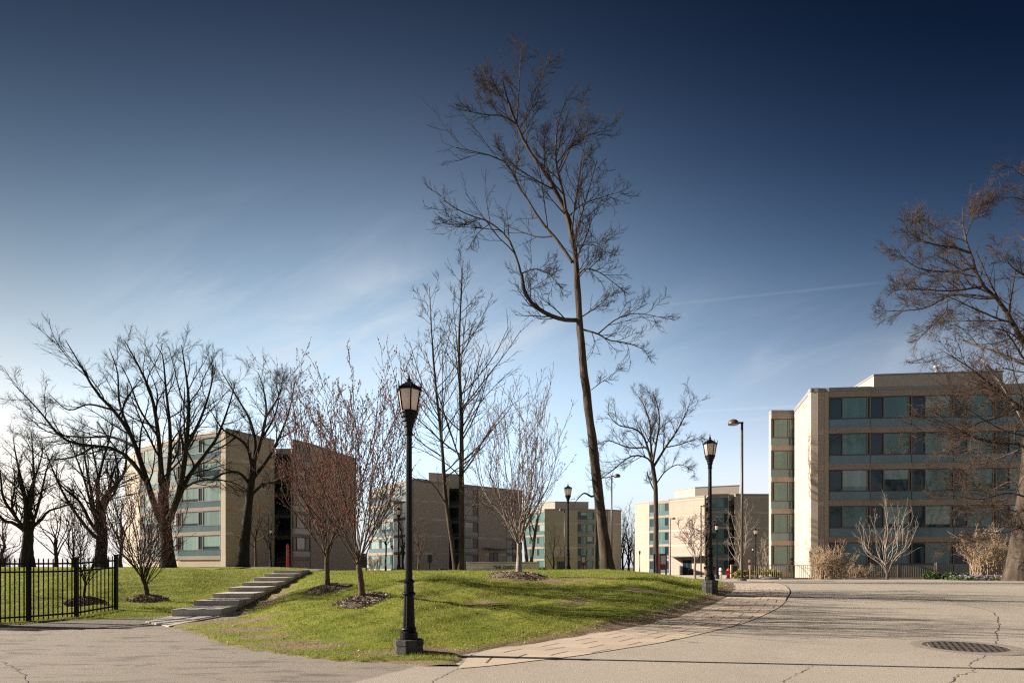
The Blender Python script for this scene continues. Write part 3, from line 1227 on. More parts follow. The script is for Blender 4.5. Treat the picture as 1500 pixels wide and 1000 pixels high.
class Building:
    """p0>p1 runs left to right as seen from the camera; the outside is on the right-hand side of that direction"""
    def __init__(self, name, label, base, ztop, floors=5, stone='stone'):
        self.root = empty(name, base, label, 'building')
        self.o = np.array(base, float)
        self.zt = ztop - base[2]
        self.floors = floors

    def loc(self, p):
        return (p[0] - self.o[0], p[1] - self.o[1])

    def rows(self):
        for k in range(self.floors):
            top = self.zt - .32 - .43 - k * PITCH
            yield k, top, top - 1.66, top - 1.66 - .73      # window top, sill, foot of the spandrel

    def wall(self, p0, p1, depth=.5, belts=True, belt_levels=None, coping=True, zb=-1.2, zt=None):
        a, b = self.loc(p0), self.loc(p1)
        zt = self.zt if zt is None else zt
        self.piece('wall', 'stone', a, b, -depth, 0, zb, zt - .3)
        if coping:
            self.coping(p0, p1, depth, zt)
        if belts:
            t, n, L = norm2(a, b)
            for k in range(self.floors):
                if belt_levels is not None and k not in belt_levels:
                    continue
                z = self.zt - .40 - k * PITCH
                if z < .3:
                    continue
                self.piece('belt_course', 'belt', np.array(a) + t * .003, np.array(b) - t * .003, -.05, .004, z - .40, z - .02)
                self.piece('drip_edge', 'metal_grey', np.array(a) + t * .004, np.array(b) - t * .004, -.05, .008, z - .43, z - .403)

    def coping(self, p0, p1, depth=.5, zt=None):
        zt = self.zt if zt is None else zt
        a, b = self.loc(p0), self.loc(p1)
        t, n, L = norm2(a, b)
        self.piece('coping', 'metal_grey', np.array(a) - t * .02, np.array(b) + t * .02, -depth, .05, zt - .3, zt)

    def glass(self, p0, p1, panes, depth=.5, rows=None, coping=True, door=False, last_spandrel=True, pale=False):
        """a curtain wall: panes = widths, negative = dark narrow light; one window per storey"""
        a, b = self.loc(p0), self.loc(p1)
        t, n, L = norm2(a, b)
        a = np.array(a)
        b = np.array(b)
        self.piece('wall', 'stone', a, b, -depth, -.14, -1.2, self.zt - .3)
        if coping:
            self.coping(p0, p1, depth)
        tot = sum(abs(x) for x in panes)
        ws = [abs(x) / tot * (L - .1) for x in panes]
        self.piece('floor_band', 'band', a, b, -.14, 0, self.zt - .74, self.zt - .303)
        for k, zt_, zs, zf in self.rows():
            if rows is not None and k not in rows:
                continue
            last = k == self.floors - 1
            if not last or last_spandrel:
                self.piece('floor_band', 'band', a, b, -.14, 0, zf - .44, zf)
                sp = MB()
                sp.obox(a + t * .05, b - t * .05, -.12, -.05, zf + .003, zs - .06)
                sp.build('spandrel_panel', M['spandrel'], self.root)
            fr = MB()
            pn = MB()
            fr.obox(a, b, -.13, -.01, zs - .06, zs)
            fr.obox(a, b, -.13, -.03, zt_ - .05, zt_)
            x = .05
            fr.obox(a, a + t * .05, -.13, -.012, zs, zt_ - .05)
            for i, wd in enumerate(ws):
                dark = panes[i] < 0
                s, e = a + t * x, a + t * (x + wd)
                fr.cur = 0 if dark else 1
                if dark:      # an opening light with its own black frame
                    fr.obox(s, s + t * .05, -.12, -.02, zs, zt_ - .05)
                    fr.obox(e - t * .05, e, -.12, -.02, zs, zt_ - .05)
                    fr.obox(s + t * .05, e - t * .05, -.12, -.02, zt_ - .1, zt_ - .05)
                    fr.obox(s + t * .05, e - t * .05, -.12, -.02, zs, zs + .05)
                else:
                    fr.obox(s, s + t * .04, -.12, -.015, zs, zt_ - .05)
                    fr.obox(e - t * .04, e, -.12, -.015, zs, zt_ - .05)
                if not dark and random.random() < .3:      # a half-drawn blind behind the glass
                    zm = zs + (zt_ - zs) * random.uniform(.1, .6)
                    pn.cur = 2
                    pn.obox(s + t * .03, e - t * .03, -.11, -.08, zm, zt_ - .055)
                    pn.cur = 1 if random.random() < .6 else 0
                    pn.obox(s + t * .03, e - t * .03, -.11, -.08, zs + .005, zm - .001)
                else:
                    pn.cur = 1 if dark else (2 if pale and random.random() < .8 else 0)  # pale facades: the reflected bright sky is put into the pane colour
                    pn.obox(s + t * .03, e - t * .03, -.11, -.08, zs + .005, zt_ - .055)
                x += wd
            fr.cur = 1
            fr.obox(b - t * .05, b, -.13, -.012, zs, zt_ - .05)
            f = fr.build('window', [M['frame'], M['mullion']], self.root)
            pn.build('pane', [M['pane_wide'], M['pane_dark'], M['pane_blind_sky']], f)

    def penthouse(self, pts, z0, z1, mat='penthouse'):
        m = MB()
        m.prism([self.loc(p) for p in pts], self.zt - .6, z1 - self.o[2])
        m.build('penthouse', M[mat], self.root)
        m = MB()
        c = np.mean(np.array([self.loc(p) for p in pts]), axis=0)
        m.prism([tuple(c + (np.array(self.loc(p)) - c) * 1.01) for p in pts], z1 - self.o[2], z1 - self.o[2] + .14)
        m.build('penthouse_coping', M['metal_grey'], self.root)

    def core(self, pts, inset_top=.5):
        """the body behind the facades, with the flat roof"""
        m = MB()
        m.prism([self.loc(p) for p in pts], -1.2, self.zt - inset_top)
        m.build('roof', M['metal_grey'], self.root)

    def door(self, p0, p1, h, canopy=None, out=.0):
        a, b = np.array(self.loc(p0)), np.array(self.loc(p1))
        t, n, L = norm2(a, b)
        m = MB()
        m.obox(a, a + t * .12, -.05, .06, -.3, h)
        m.obox(b - t * .12, b, -.05, .06, -.3, h)
        m.obox(a + t * .12, b - t * .12, -.05, .06, h - .12, h)
        m.obox((a + b) / 2 - t * .05, (a + b) / 2 + t * .05, -.05, .055, -.3, h - .12)
        d = m.build('door', M['frame'], self.root)
        m = MB()
        m.obox(a + t * .12, b - t * .12, -.04, .03, -.3, h - .12)
        m.build('pane', M['pane_dark'], d)
        if canopy:
            ca, cb = np.array(self.loc(canopy[0])), np.array(self.loc(canopy[1]))
            m = MB()
            m.obox(ca, cb, .0, 1.9, h + .55, h + .78)
            m.build('canopy', M['metal_grey'], self.root)

    def piece(self, name, mat, a, b, d0, d1, z0, z1):
        m = MB()
        m.obox(a, b, d0, d1, z0, z1)
        return m.build(name, M[mat], self.root)


def gp(px, Y):
    return ((px - 750) / F * Y, Y)


# right-hand building
a1 = gp(1188, 45.6)
bA = Building('dormitory_building', 'large tan and teal glass building at the right with a bright sunlit end wall',
              (a1[0], a1[1], .4), 15.32)
a0 = gp(1164, 51.6)
a2 = gp(1207, 45.6)
a2b = gp(1214, 45.5)
bA.wall(a0, a1, belts=True)
bA.wall(a1, a2, belts=True, depth=.45)
bA.wall(gp(1207.3, 45.62), a2b, belts=False, depth=.4)
xy = np.array((a2b[0] + .02, 45.5))
bays = []
for i in range(7):
    e = xy + np.array((3.06, -.11 * 3.06))
    bays.append((tuple(xy), tuple(e)))
    xy = e + np.array((.03, .12))
for p0, p1 in bays:
    bA.glass(p0, p1, [-1.05, 2.05, -.18], depth=.6)
w0, w1, w2 = gp(1130, 52.0), gp(1164, 52.0), gp(1156, 52.0)
bA.glass(w0, w2, [-.28, 1.6], depth=.5)
bA.glass((w2[0] + .004, 52.0), (w1[0], 52.02), [.5], depth=.5)
bA.core([(w0[0] + .5, 52.6), (w1[0] + .2, 52.6), (a1[0] + .5, 46.6), (bays[-1][1][0], bays[-1][1][1] + 1), (bays[-1][1][0], 75), gp(1137, 75)])
bA.penthouse([gp(1280, 49), gp(1469, 48), (gp(1469, 48)[0], 60), (gp(1280, 49)[0] + 1, 60)], 15.3, EYE + (830 - 550.5) / F * 49)
m = MB()
m.smooth = True
m.lathe([(.22, 0), (.22, 1.0), (.26, 1.0), (.26, 1.12), (0, 1.13)], 14, c=(gp(1373, 50)[0] - a1[0], 50 - a1[1], EYE + 279 / F * 49 - .4 + .1))
m.build('roof_vent', M['white_paint'], bA.root)

# left building
l1 = gp(330.5, 66)
bL = Building('dormitory_building', 'tan and teal glass building at the left behind the two big oaks',
              (l1[0], l1[1], 1.2), EYE + 203.5 / F * 66)
l2 = gp(402, 72.0)
lc = gp(323.5, 65.85)
bL.wall(l1, l2, belt_levels=(1, 2, 3, 4))
bL.wall(gp(323.3, 66.4), (l1[0] - .005, l1[1] - .002), depth=.3, belts=False)
gl0 = gp(205, 76.0)
gmid = gp(262, 70.3)
g1 = gp(322.5, 66.9)
bL.glass(gl0, gmid, [-.55, 2.2, -.55, 2.2, .4], depth=.5, pale=True)
bL.glass((gmid[0] + .01, gmid[1] - .4), g1, [-.55, 2.2, -.55, 2.2], depth=.5, pale=True)
bL.wall(gp(183, 84), gp(204.5, 76.2), belts=True)
# dark entrance recess and the glazed stair bay
bL.glass(gp(404, 77.6), gp(430, 77.4), [-1.2, -1.2], depth=.3)
bL.glass(gp(429, 71.8), gp(455, 74.0), [-.6, 1.4, -.8], depth=.4)
bL.wall(gp(428.6, 76.5), gp(428.6, 71.9), depth=.25, belts=False)
bL.wall(gp(455.4, 74.2), gp(522, 84.5), belt_levels=(0, 2, 3, 4))
bL.core([gp(186, 85), (gl0[0] + .9, gl0[1] + .5), (g1[0], g1[1] + 1.2), (l1[0] + .3, l1[1] + .8), (l2[0] - .5, l2[1] + 1),
         (gp(404, 77.6)[0] - .3, 78.3), gp(430, 78.3), gp(430, 75), gp(455, 75), gp(520, 85), gp(500, 100), gp(200, 100)])
bL.door(gp(498, 80.85), gp(514, 83.3), 3.6)

# middle building with the canopy
m1 = gp(606, 93.6)
bM = Building('dormitory_building', 'tan building in the middle behind the twin trunk tree and stone sign wall',
              (m1[0], m1[1], .6), EYE + 129 / F * 93.6)
m2 = gp(658, 98.8)
bM.wall(m1, m2, belt_levels=(1, 2, 3, 4))
bM.wall(gp(600.5, 93.6), (m1[0] - .006, m1[1] - .001), depth=.4, belts=False)
bM.glass(gp(540, 107), gp(572, 100), [-.55, 2.2, -.55, 2.2], depth=.5, pale=True)
bM.glass((gp(572, 100)[0] + .01, 99.7), gp(600, 94.2), [-.55, 2.2, -.55, 2.2], depth=.5, pale=True)
bM.glass(gp(659, 104), gp(679, 103.5), [-1.2, -1.2], depth=.3)
bM.glass(gp(679.5, 99.7), gp(700.5, 101.5), [2.0, -1.0], depth=.4)
bM.wall(gp(679.3, 103.2), gp(679.3, 99.8), depth=.25, belts=False)
bM.wall(gp(700.9, 101.6), gp(742, 105.5), belt_levels=(0, 3, 4))
bM.glass(gp(742.3, 105.5), gp(765, 107.8), [1.6, -.8, 1.6], depth=.4)
bM.core([gp(542, 108), gp(600, 95.2), (m1[0] + .4, 94.8), gp(658, 100), gp(658, 104.6), gp(679, 104.6), gp(681, 101),
         gp(742, 107), gp(764, 109), gp(758, 116), gp(566, 116)])
bM.penthouse([gp(628, 99), gp(676, 101), gp(676, 112), gp(676, 112), gp(630, 112)], 0, EYE + 137 / F * 99)
bM.door(gp(717, 103.1), gp(729, 104.25), 3.3, (gp(709, 102.3), gp(741, 105.4)))

# far building
n1 = gp(798, 136)
bN = Building('dormitory_building', 'smallest farthest tan building, facing straight ahead left of the tallest tree',
              (n1[0], n1[1], -.25), EYE + 85 / F * 136)
bN.glass(gp(768, 141), gp(797.6, 136.2), [2, -1, 2, -1, 2], depth=.4)
bN.wall(n1, gp(846, 135.5), belt_levels=(1, 3))
bN.glass(gp(846.3, 135.5), gp(890, 137), [-1, 2, 2, -1, 2, 2], depth=.4)
bN.wall(gp(890.3, 137), gp(910, 138.5), belt_levels=(1, 3))
bN.core([gp(770, 142), gp(798, 137.2), gp(846, 136.8), gp(890, 138.2), gp(909, 139.3), gp(905, 160), gp(780, 160)])
bN.penthouse([gp(790, 143), gp(813, 140), gp(862, 141), gp(858, 152), gp(795, 152)], 0, EYE + 94.5 / F * 141)
bN.door(gp(816, 135.8), gp(827, 135.7), 2.9, (gp(806, 135.9), gp(837, 135.6)))

# sunlit building right of centre
c1 = gp(1032, 108)
bC = Building('dormitory_building', 'cream sunlit building right of centre with a canopy over its doorway',
              (c1[0], c1[1], -.25), EYE + 105 / F * 108)
bC.wall(gp(930, 121), gp(951, 117.6), belt_levels=(1, 2, 3, 4))
bC.glass(gp(951.3, 117.55), gp(980, 113.6), [-1, 1.2, 1.2, -1], depth=.4)
bC.wall(gp(980.3, 113.6), c1, belt_levels=(0, 1, 2, 3))
bC.glass(gp(1032.4, 109.5), gp(1042, 107.3), [1, 1], depth=.3)
bC.glass(gp(1042.3, 106.2), gp(1067, 105.8), [1, 1.6, -.9], depth=.4)
bC.glass(gp(1067.2, 106.2), gp(1077, 108), [-1, -1], depth=.3)
bC.wall(gp(1077.3, 105.8), gp(1132, 106), belt_levels=(0, 1, 2, 3))
bC.core([gp(932, 122), gp(980, 115), gp(1032, 110.6), gp(1043, 107.4), gp(1066, 107.2), gp(1078, 109), gp(1132, 107.2),
         gp(1128, 135), gp(940, 135)])
bC.penthouse([gp(988, 118), gp(1018, 113), gp(1083, 110), gp(1080, 125), gp(995, 125)], 0, EYE + 117 / F * 112)
bC.door(gp(1000, 111.3), gp(1013, 110.0), 2.9, (gp(985, 113.1), gp(1031, 108.1)))


# ---------------------------------------------------------------- trees
def resample(pts, K):
    return catmull(pts, K)


def tubes(P, Rr, S):
    """P (N,K,3), Rr (N,K) -> verts, quads"""
    N, K, _ = P.shape
    T = np.empty_like(P)
    T[:, 1:-1] = P[:, 2:] - P[:, :-2]
    T[:, 0] = P[:, 1] - P[:, 0]
    T[:, -1] = P[:, -1] - P[:, -2]
    T /= np.maximum(np.linalg.norm(T, axis=2, keepdims=True), 1e-9)
    ref = np.zeros_like(T)
    ref[..., 1] = 1.0
    par = np.abs(T[..., 1]) > .9
    ref[par] = (1, 0, 0)
    A = np.cross(T, ref)
    A /= np.maximum(np.linalg.norm(A, axis=2, keepdims=True), 1e-9)
    B = np.cross(T, A)
    an = np.arange(S) * 2 * PI / S
    V = P[:, :, None, :] + Rr[:, :, None, None] * (A[:, :, None, :] * np.cos(an)[None, None, :, None] +
                                                 B[:, :, None, :] * np.sin(an)[None, None, :, None])
    idx = np.arange(N * K * S).reshape(N, K, S)
    nx = np.roll(idx, -1, axis=2)
    q = np.stack([idx[:, :-1], nx[:, :-1], nx[:, 1:], idx[:, 1:]], -1).reshape(-1, 4)
    return V.reshape(-1, 3), q


def sprout(P, Rr, n, t0, t1, lf, ang, up, K, rfac, wig, g, lmin=0.0, rmin=.004, taper=.55, flat=0.0, droop=0.0, thin_out=False):
    """n side shoots for every branch of the level above"""
    N, KK, _ = P.shape
    t = (np.arange(n)[None, :] + g.uniform(0, 1, (N, n))) / n * (t1 - t0) + t0
    f = t * (KK - 1)
    i = np.clip(f.astype(int), 0, KK - 2)
    fr = (f - i)[..., None]
    ar = np.arange(N)[:, None]
    base = P[ar, i] * (1 - fr) + P[ar, i + 1] * fr
    rb = Rr[ar, i] * (1 - fr[..., 0]) + Rr[ar, i + 1] * fr[..., 0]
    T = P[ar, i + 1] - P[ar, i]
    T /= np.maximum(np.linalg.norm(T, axis=2, keepdims=True), 1e-9)
    plen = np.linalg.norm(np.diff(P, axis=1), axis=2).sum(1)
    rv = g.normal(0, 1, (N, n, 3))
    rv[..., 1] *= (1 - flat)
    pr = rv - (rv * T).sum(-1, keepdims=True) * T
    pr /= np.maximum(np.linalg.norm(pr, axis=2, keepdims=True), 1e-9)
    a = np.radians(g.uniform(ang[0], ang[1], (N, n)))[..., None]
    D = T * np.cos(a) + pr * np.sin(a)
    L = np.maximum(plen[:, None] * lf * (1 - taper * (t - t0) / max(t1 - t0, 1e-6)) * g.uniform(.55, 1.25, (N, n)), lmin)
    M_ = N * n
    D = D.reshape(M_, 3)
    base = base.reshape(M_, 3)
    L = L.reshape(M_)
    r0 = np.maximum(np.minimum(rb.reshape(M_) * rfac, L * .017 + .003), rmin)
    ref = np.percentile(plen, 70) if thin_out else 1e-3
    keep = g.uniform(0, 1, M_) < np.repeat(np.clip(plen / ref, .25, 1), n)
    base, D, L, r0 = base[keep], D[keep], L[keep], r0[keep]
    M_ = len(L)
    C = np.empty((M_, K, 3))
    C[:, 0] = base
    d = D.copy()
    for k in range(1, K):
        d = d + np.array((0, 0, up - droop * k / K)) / K + g.normal(0, wig, (M_, 3))
        d /= np.maximum(np.linalg.norm(d, axis=1, keepdims=True), 1e-9)
        C[:, k] = C[:, k - 1] + d * (L / (K - 1))[:, None]
    rr = r0[:, None] * np.linspace(1, .35, K)[None, :]
    return C, np.maximum(rr, rmin * .7)


def buds_mesh(P, per, size, g):
    """tiny octahedra strung along the twigs"""
    N, K, _ = P.shape
    t = g.uniform(.15, 1.0, (N, per)) * (K - 1)
    i = np.clip(t.astype(int), 0, K - 2)
    fr = (t - i)[..., None]
    ar = np.arange(N)[:, None]
    c = (P[ar, i] * (1 - fr) + P[ar, i + 1] * fr).reshape(-1, 3)
    c = c + g.normal(0, size * .6, c.shape)
    s = size * g.uniform(.5, 1.2, len(c))
    off = np.array([(1, 0, 0), (-1, 0, 0), (0, 1, 0), (0, -1, 0), (0, 0, 1.3), (0, 0, -1.3)], float)
    V = c[:, None, :] + off[None] * s[:, None, None]
    fc = np.array([(0, 2, 4), (2, 1, 4), (1, 3, 4), (3, 0, 4), (2, 0, 5), (1, 2, 5), (3, 1, 5), (0, 3, 5)])
    tr = (np.arange(len(c)) * 6)[:, None, None] + fc[None]
    return V.reshape(-1, 3), tr.reshape(-1, 3)


LIMB = .54


def limb_arrays(limbs, Y0, K):
    """limbs = list of (points [(px,py,dY)], r_start_px, r_end_px)"""
    P, Rr = [], []
    for pts, ra, rb in limbs:
        w3 = np.array([px2(p[0], p[1], Y0 + (p[2] if len(p) > 2 else 0)) for p in pts])
        P.append(resample(w3, K))
        t = np.linspace(0, 1, K)
        ra, rb = ra * LIMB, rb * LIMB
        Rr.append((ra * (1 - t) ** .9 + rb * (1 - (1 - t) ** .9)) / F * Y0)
    return np.array(P), np.array(Rr)


def plant_tree(name, label, base, trunk, limbs, levels, mats, g, cat='tree', group=None, buds=None, trunk_sides=12,
               flare=True):
    """trunk = (P (K,3), R (K)); limbs = (P (N,K,3), R (N,K)); levels = dicts for sprout()"""
    root = empty(name, tuple(base), label, cat, group)
    o = np.array(base, float)
    V, Q = [], []
    off = 0
    tp, tr = trunk
    tr = tr.copy()
    if flare:
        h = tp[:, :, 2] - tp[:, :1, 2]
        tr *= 1 + .55 * np.exp(-h / (tr[:, :1] * 2.2))
    v, q = tubes(tp, tr, trunk_sides)
    if flare:
        v = v + (g.normal(0, 1, v.shape) * tr.max() * .03)
    mesh_np('trunk', v - o, quads=q, mats=[mats[0]], parent=root, smooth=True)
    v, q = tubes(limbs[0], limbs[1], 7)
    V.append(v)
    Q.append(q)
    off += len(v)
    mi = [np.zeros(len(q), int)]
    cur = limbs
    last = cur[0]
    for k, lv in enumerate(levels):
        lv = dict(lv)
        both = lv.pop('also', None)
        src = cur
        if k == 0 and both is not None:
            src = (np.concatenate([cur[0], both[0]]), np.concatenate([cur[1], both[1]]))
        nxt = sprout(src[0], src[1], g=g, thin_out=(k == 0), **lv)
        v, q = tubes(nxt[0], nxt[1], 5 if k == 0 else (4 if k == 1 else 3))
        V.append(v)
        Q.append(q + off)
        off += len(v)
        mi.append(np.ones(len(q), int))
        cur = nxt
        last = cur[0]
    c = mesh_np('crown', np.concatenate(V) - o, quads=np.concatenate(Q), mats=[mats[0], mats[1]], parent=root, smooth=True,
                mat_idx=np.concatenate(mi))
    if buds:
        v, t = buds_mesh(last, buds[0], buds[1], g)
        mesh_np('buds', v - o, tris=t, mats=[mats[2]], parent=c)
    return root


def G_(seed):
    return np.random.default_rng(seed)


# --- the tallest tree
YB = 24.0
g = G_(11)
bb = ground_pt(890, YB)
BT = [([(891, 843), (886, 800), (882, 770), (872, 680), (862, 600), (854, 530), (849, 470), (846, 420), (843, 380), (838, 345),
        (829, 310), (816, 285), (801, 257), (773, 217), (755, 178), (744, 148), (737, 120)], 15.5, 1.2)]
BL = [
    ([(830, 316), (825, 282, -.3), (817, 252, -.5), (814, 224, -.6), (817, 184, -.6), (830, 142, -.5)], 4.0, .8),
    ([(815, 240, -.3), (835, 215, -.6), (858, 199, -1), (897, 190, -1.3)], 2.2, .5),
    ([(818, 255, -.2), (830, 230, .6), (850, 180, 1.2), (862, 150, 1.5)], 2.4, .5),
    ([(838, 384), (818, 354, .3), (793, 325, .5), (773, 293, .6), (761, 276, .7), (752, 252, .8), (733, 233, .6), (702, 224, .3), (668, 216, 0)], 4.3, .6),
    ([(754, 256, .7), (760, 216, 1.0), (748, 170, 1.2)], 1.8, .5),
    ([(757, 180), (761, 120, .4), (763, 70, .5)], 2.2, .5),
    ([(757, 182), (735, 170, -.4), (710, 168, -.7), (672, 160, -.9)], 2.2, .5),
    ([(745, 152), (725, 130, -.3), (705, 100, -.4)], 1.5, .4),
    ([(760, 190), (782, 150, -.5), (800, 95, -.8)], 1.9, .4),
    ([(848, 469), (825, 468, -.2), (802, 460, -.4), (782, 447, -.6), (769, 428, -.7), (764, 402, -.8)], 5.8, 4.6),
    ([(764, 404, -.8), (758, 382, -.8), (746, 352, -.8), (731, 336, -.7), (712, 323, -.6), (690, 316, -.5), (662, 302, -.4), (642, 283, -.3)], 3.2, .6),
    ([(718, 327, -.6), (700, 342, -.2), (688, 362, 0)], 1.2, .4),
    ([(700, 319, -.6), (680, 330, -1), (645, 320, -1.3)], 1.3, .4),
    ([(765, 400, -.8), (785, 394, -1.1), (806, 402, -1.3), (825, 425, -1.5)], 1.7, .4),
    ([(770, 430, -.7), (790, 415, -1.4), (815, 400, -1.9)], 1.2, .3),
    ([(852, 482), (876, 489, -.4), (892, 498, -.6), (922, 503, -.9), (952, 516, -1.2)], 2.6, .5),
    ([(876, 489, -.4), (902, 468, -.6), (932, 459, -.8), (975, 466, -1.0)], 2.0, .4),
    ([(849, 466), (875, 449, .5), (900, 428, .9)], 1.8, .4),
    ([(844, 408), (856, 394, -.3), (880, 400, -.6), (912, 425, -.8)], 2.6, .4),
    ([(832, 318), (852, 300, .3), (878, 290, .5), (912, 280, .7)], 2.0, .4),
    ([(841, 360), (870, 359, -.4), (897, 378, -.8)], 1.7, .4),
    ([(866, 571), (886, 556, -.2), (910, 540, -.3)], 1.0, .3),
    ([(845, 410), (870, 380, .8), (890, 350, 1.2)], 1.4, .3),
]
tP, tR = limb_arrays(BT, YB, 34)
tR *= 1.0
lP, lR = limb_arrays(BL, YB, 12)
tp2 = (tP[:, 18:], tR[:, 18:])
ii = np.linspace(0, 15, 12)
tp2 = (np.stack([np.stack([np.interp(ii, np.arange(16), tP[0, 18:, k]) for k in range(3)], -1)]),
       np.stack([np.interp(ii, np.arange(16), tR[0, 18:])]))
s1 = sprout(tp2[0], tp2[1], n=13, t0=.05, t1=1, lf=.34, ang=(30, 58), up=.4, K=12, rfac=.4, wig=.03, g=g, taper=.45, rmin=.012)
lP = np.concatenate([lP, s1[0]])
lR = np.concatenate([lR, s1[1]])
plant_tree('tall_bare_tree', 'tallest bare tree with a leaning trunk and one elbowed limb, near the centre', bb, (tP, tR), (lP, lR),
           [dict(n=11, t0=.15, t1=1, lf=.44, ang=(25, 52), up=.35, K=8, rfac=.55, wig=.07, rmin=.010, taper=.45),
            dict(n=6, t0=.15, t1=1, lf=.48, ang=(25, 50), up=.3, K=6, rfac=.6, wig=.07, rmin=.0075, lmin=.3, taper=.5),
            dict(n=5, t0=.12, t1=1, lf=.46, ang=(25, 50), up=.25, K=4, rfac=.7, wig=.08, rmin=.0055, lmin=.15)],
           (M['bark'], M['twig']), g)

# --- twin trunked tree left of centre
YT = 24.0
g = G_(12)
bb = ground_pt(671, YT)
TT = [([(674, 842), (676, 790), (676, 740), (676, 690), (676, 640), (675, 590), (673, 540), (673, 480), (676, 430), (677, 392)], 6.8, .5),
      ([(669, 842), (660, 780), (652, 720), (648, 660), (642, 600), (636, 540), (632, 480), (629, 420)], 5.2, .4)]
TL = [([(676, 770), (690, 742, -.5), (715, 730, -1), (745, 742, -1.5)], 1.6, .3),
      ([(676, 700), (655, 680, -.6), (620, 660, -1), (590, 650, -1.4)], 1.8, .4),
      ([(676, 690), (705, 650, .5), (740, 600, 1), (764, 585, 1.2)], 2.0, .4),
      ([(654, 738), (630, 705, -.5), (605, 700, -.8), (578, 680, -1)], 2.2, .4),
      ([(676, 640), (700, 595, -.5), (730, 560, -.9), (752, 540, -1)], 1.9, .4)]
tP, tR = limb_arrays(TT, YT, 26)
tR *= 1.3
lP, lR = limb_arrays(TL, YT, 12)
ii = np.linspace(8, 25, 12)
t2 = (np.stack([np.stack([np.interp(ii, np.arange(26), tP[j, :, k]) for k in range(3)], -1) for j in range(2)]),
      np.stack([np.interp(ii, np.arange(26), tR[j]) for j in range(2)]))
s1 = sprout(t2[0], t2[1], n=30, t0=.0, t1=.97, lf=.50, ang=(35, 60), up=.6, K=12, rfac=.42, wig=.035, g=g, taper=.8, rmin=.008)
lP = np.concatenate([lP, s1[0]])
lR = np.concatenate([lR, s1[1]])
plant_tree('twin_trunk_tree', 'slender bare tree with two trunks forking at the ground beside the stone sign wall', bb, (tP, tR), (lP, lR),
           [dict(n=9, t0=.15, t1=1, lf=.36, ang=(22, 45), up=.35, K=6, rfac=.55, wig=.07, rmin=.0085),
            dict(n=4, t0=.2, t1=1, lf=.4, ang=(25, 50), up=.3, K=4, rfac=.6, wig=.1, rmin=.0065, lmin=.2)],
           (M['bark'], M['twig']), g)

# --- the two big oaks on the left
YO = 37.0
g = G_(13)
bb = ground_pt(243, YO)
OT = [([(246, 838), (245, 800), (243, 770), (240, 735), (238, 700)], 12.0, 7.0)]
OL = [([(241, 775), (228, 745), (212, 695), (193, 640), (167, 602), (140, 573), (118, 535), (96, 498)], 7.0, .7),
      ([(240, 750), (236, 690, -.6), (231, 630, -1), (222, 580, -1.3), (205, 540, -1.5), (182, 498, -1.6)], 6.5, .7),
      ([(241, 740), (248, 680, .8), (249, 630, 1.2), (243, 570, 1.6), (238, 520, 1.9), (228, 505, 2)], 5.5, .7),
      ([(243, 770), (258, 735, -.6), (268, 690, -1), (274, 640, -1.4), (276, 580, -1.7), (266, 505, -2)], 7.0, .7),
      ([(258, 738, -.6), (275, 700, -.3), (298, 668, 0), (318, 640, .4), (335, 595, .8), (345, 560, 1)], 5.0, .7),
      ([(216, 708), (190, 672, -1), (160, 655, -1.6), (125, 652, -2), (90, 640, -2.4), (58, 602, -2.6), (18, 560, -2.8)], 4.4, .6),
      ([(200, 655), (165, 640, .8), (120, 640, 1.5), (70, 632, 2.0), (35, 605, 2.4)], 3.4, .5),
      ([(262, 720, -.7), (285, 706, -1.2), (315, 702, -1.6), (345, 708, -2), (362, 718, -2.2)], 3.0, .5),
      ([(190, 632), (175, 590, .6), (172, 545, 1), (160, 510, 1.3)], 3.0, .6),
      ([(165, 600), (130, 592, -.4), (100, 600, -.8), (70, 575, -1)], 2.4, .4),
      ([(271, 660, -1.2), (295, 610, -1.5), (310, 560, -1.7), (310, 520, -1.9)], 3.4, .5),
      ([(232, 640, -1), (205, 600, -1.4), (190, 560, -1.7), (175, 530, -1.8)], 2.6, .5),
      ([(140, 652, -1.8), (110, 668, -1.9), (70, 672, -2), (30, 650, -2.2)], 2.4, .4)]
OAK = [dict(n=13, t0=.18, t1=1, lf=.36, ang=(25, 55), up=.4, K=8, rfac=.5, wig=.10, rmin=.013, taper=.45),
       dict(n=8, t0=.15, t1=1, lf=.45, ang=(25, 55), up=.35, K=6, rfac=.55, wig=.11, rmin=.009, lmin=.4, taper=.45),
       dict(n=7, t0=.12, t1=1, lf=.46, ang=(25, 58), up=.3, K=4, rfac=.65, wig=.12, rmin=.0065, lmin=.28)]
tP, tR = limb_arrays(OT, YO, 14)
tR *= 1.35
lP, lR = limb_arrays(OL, YO, 14)
lR *= 1.3
plant_tree('oak_tree', 'broad bare oak with many fanning limbs before the left glass facade', bb, (tP, tR), (lP, lR), OAK,
           (M['bark_dark'], M['twig_dark']), g, group='old oaks')

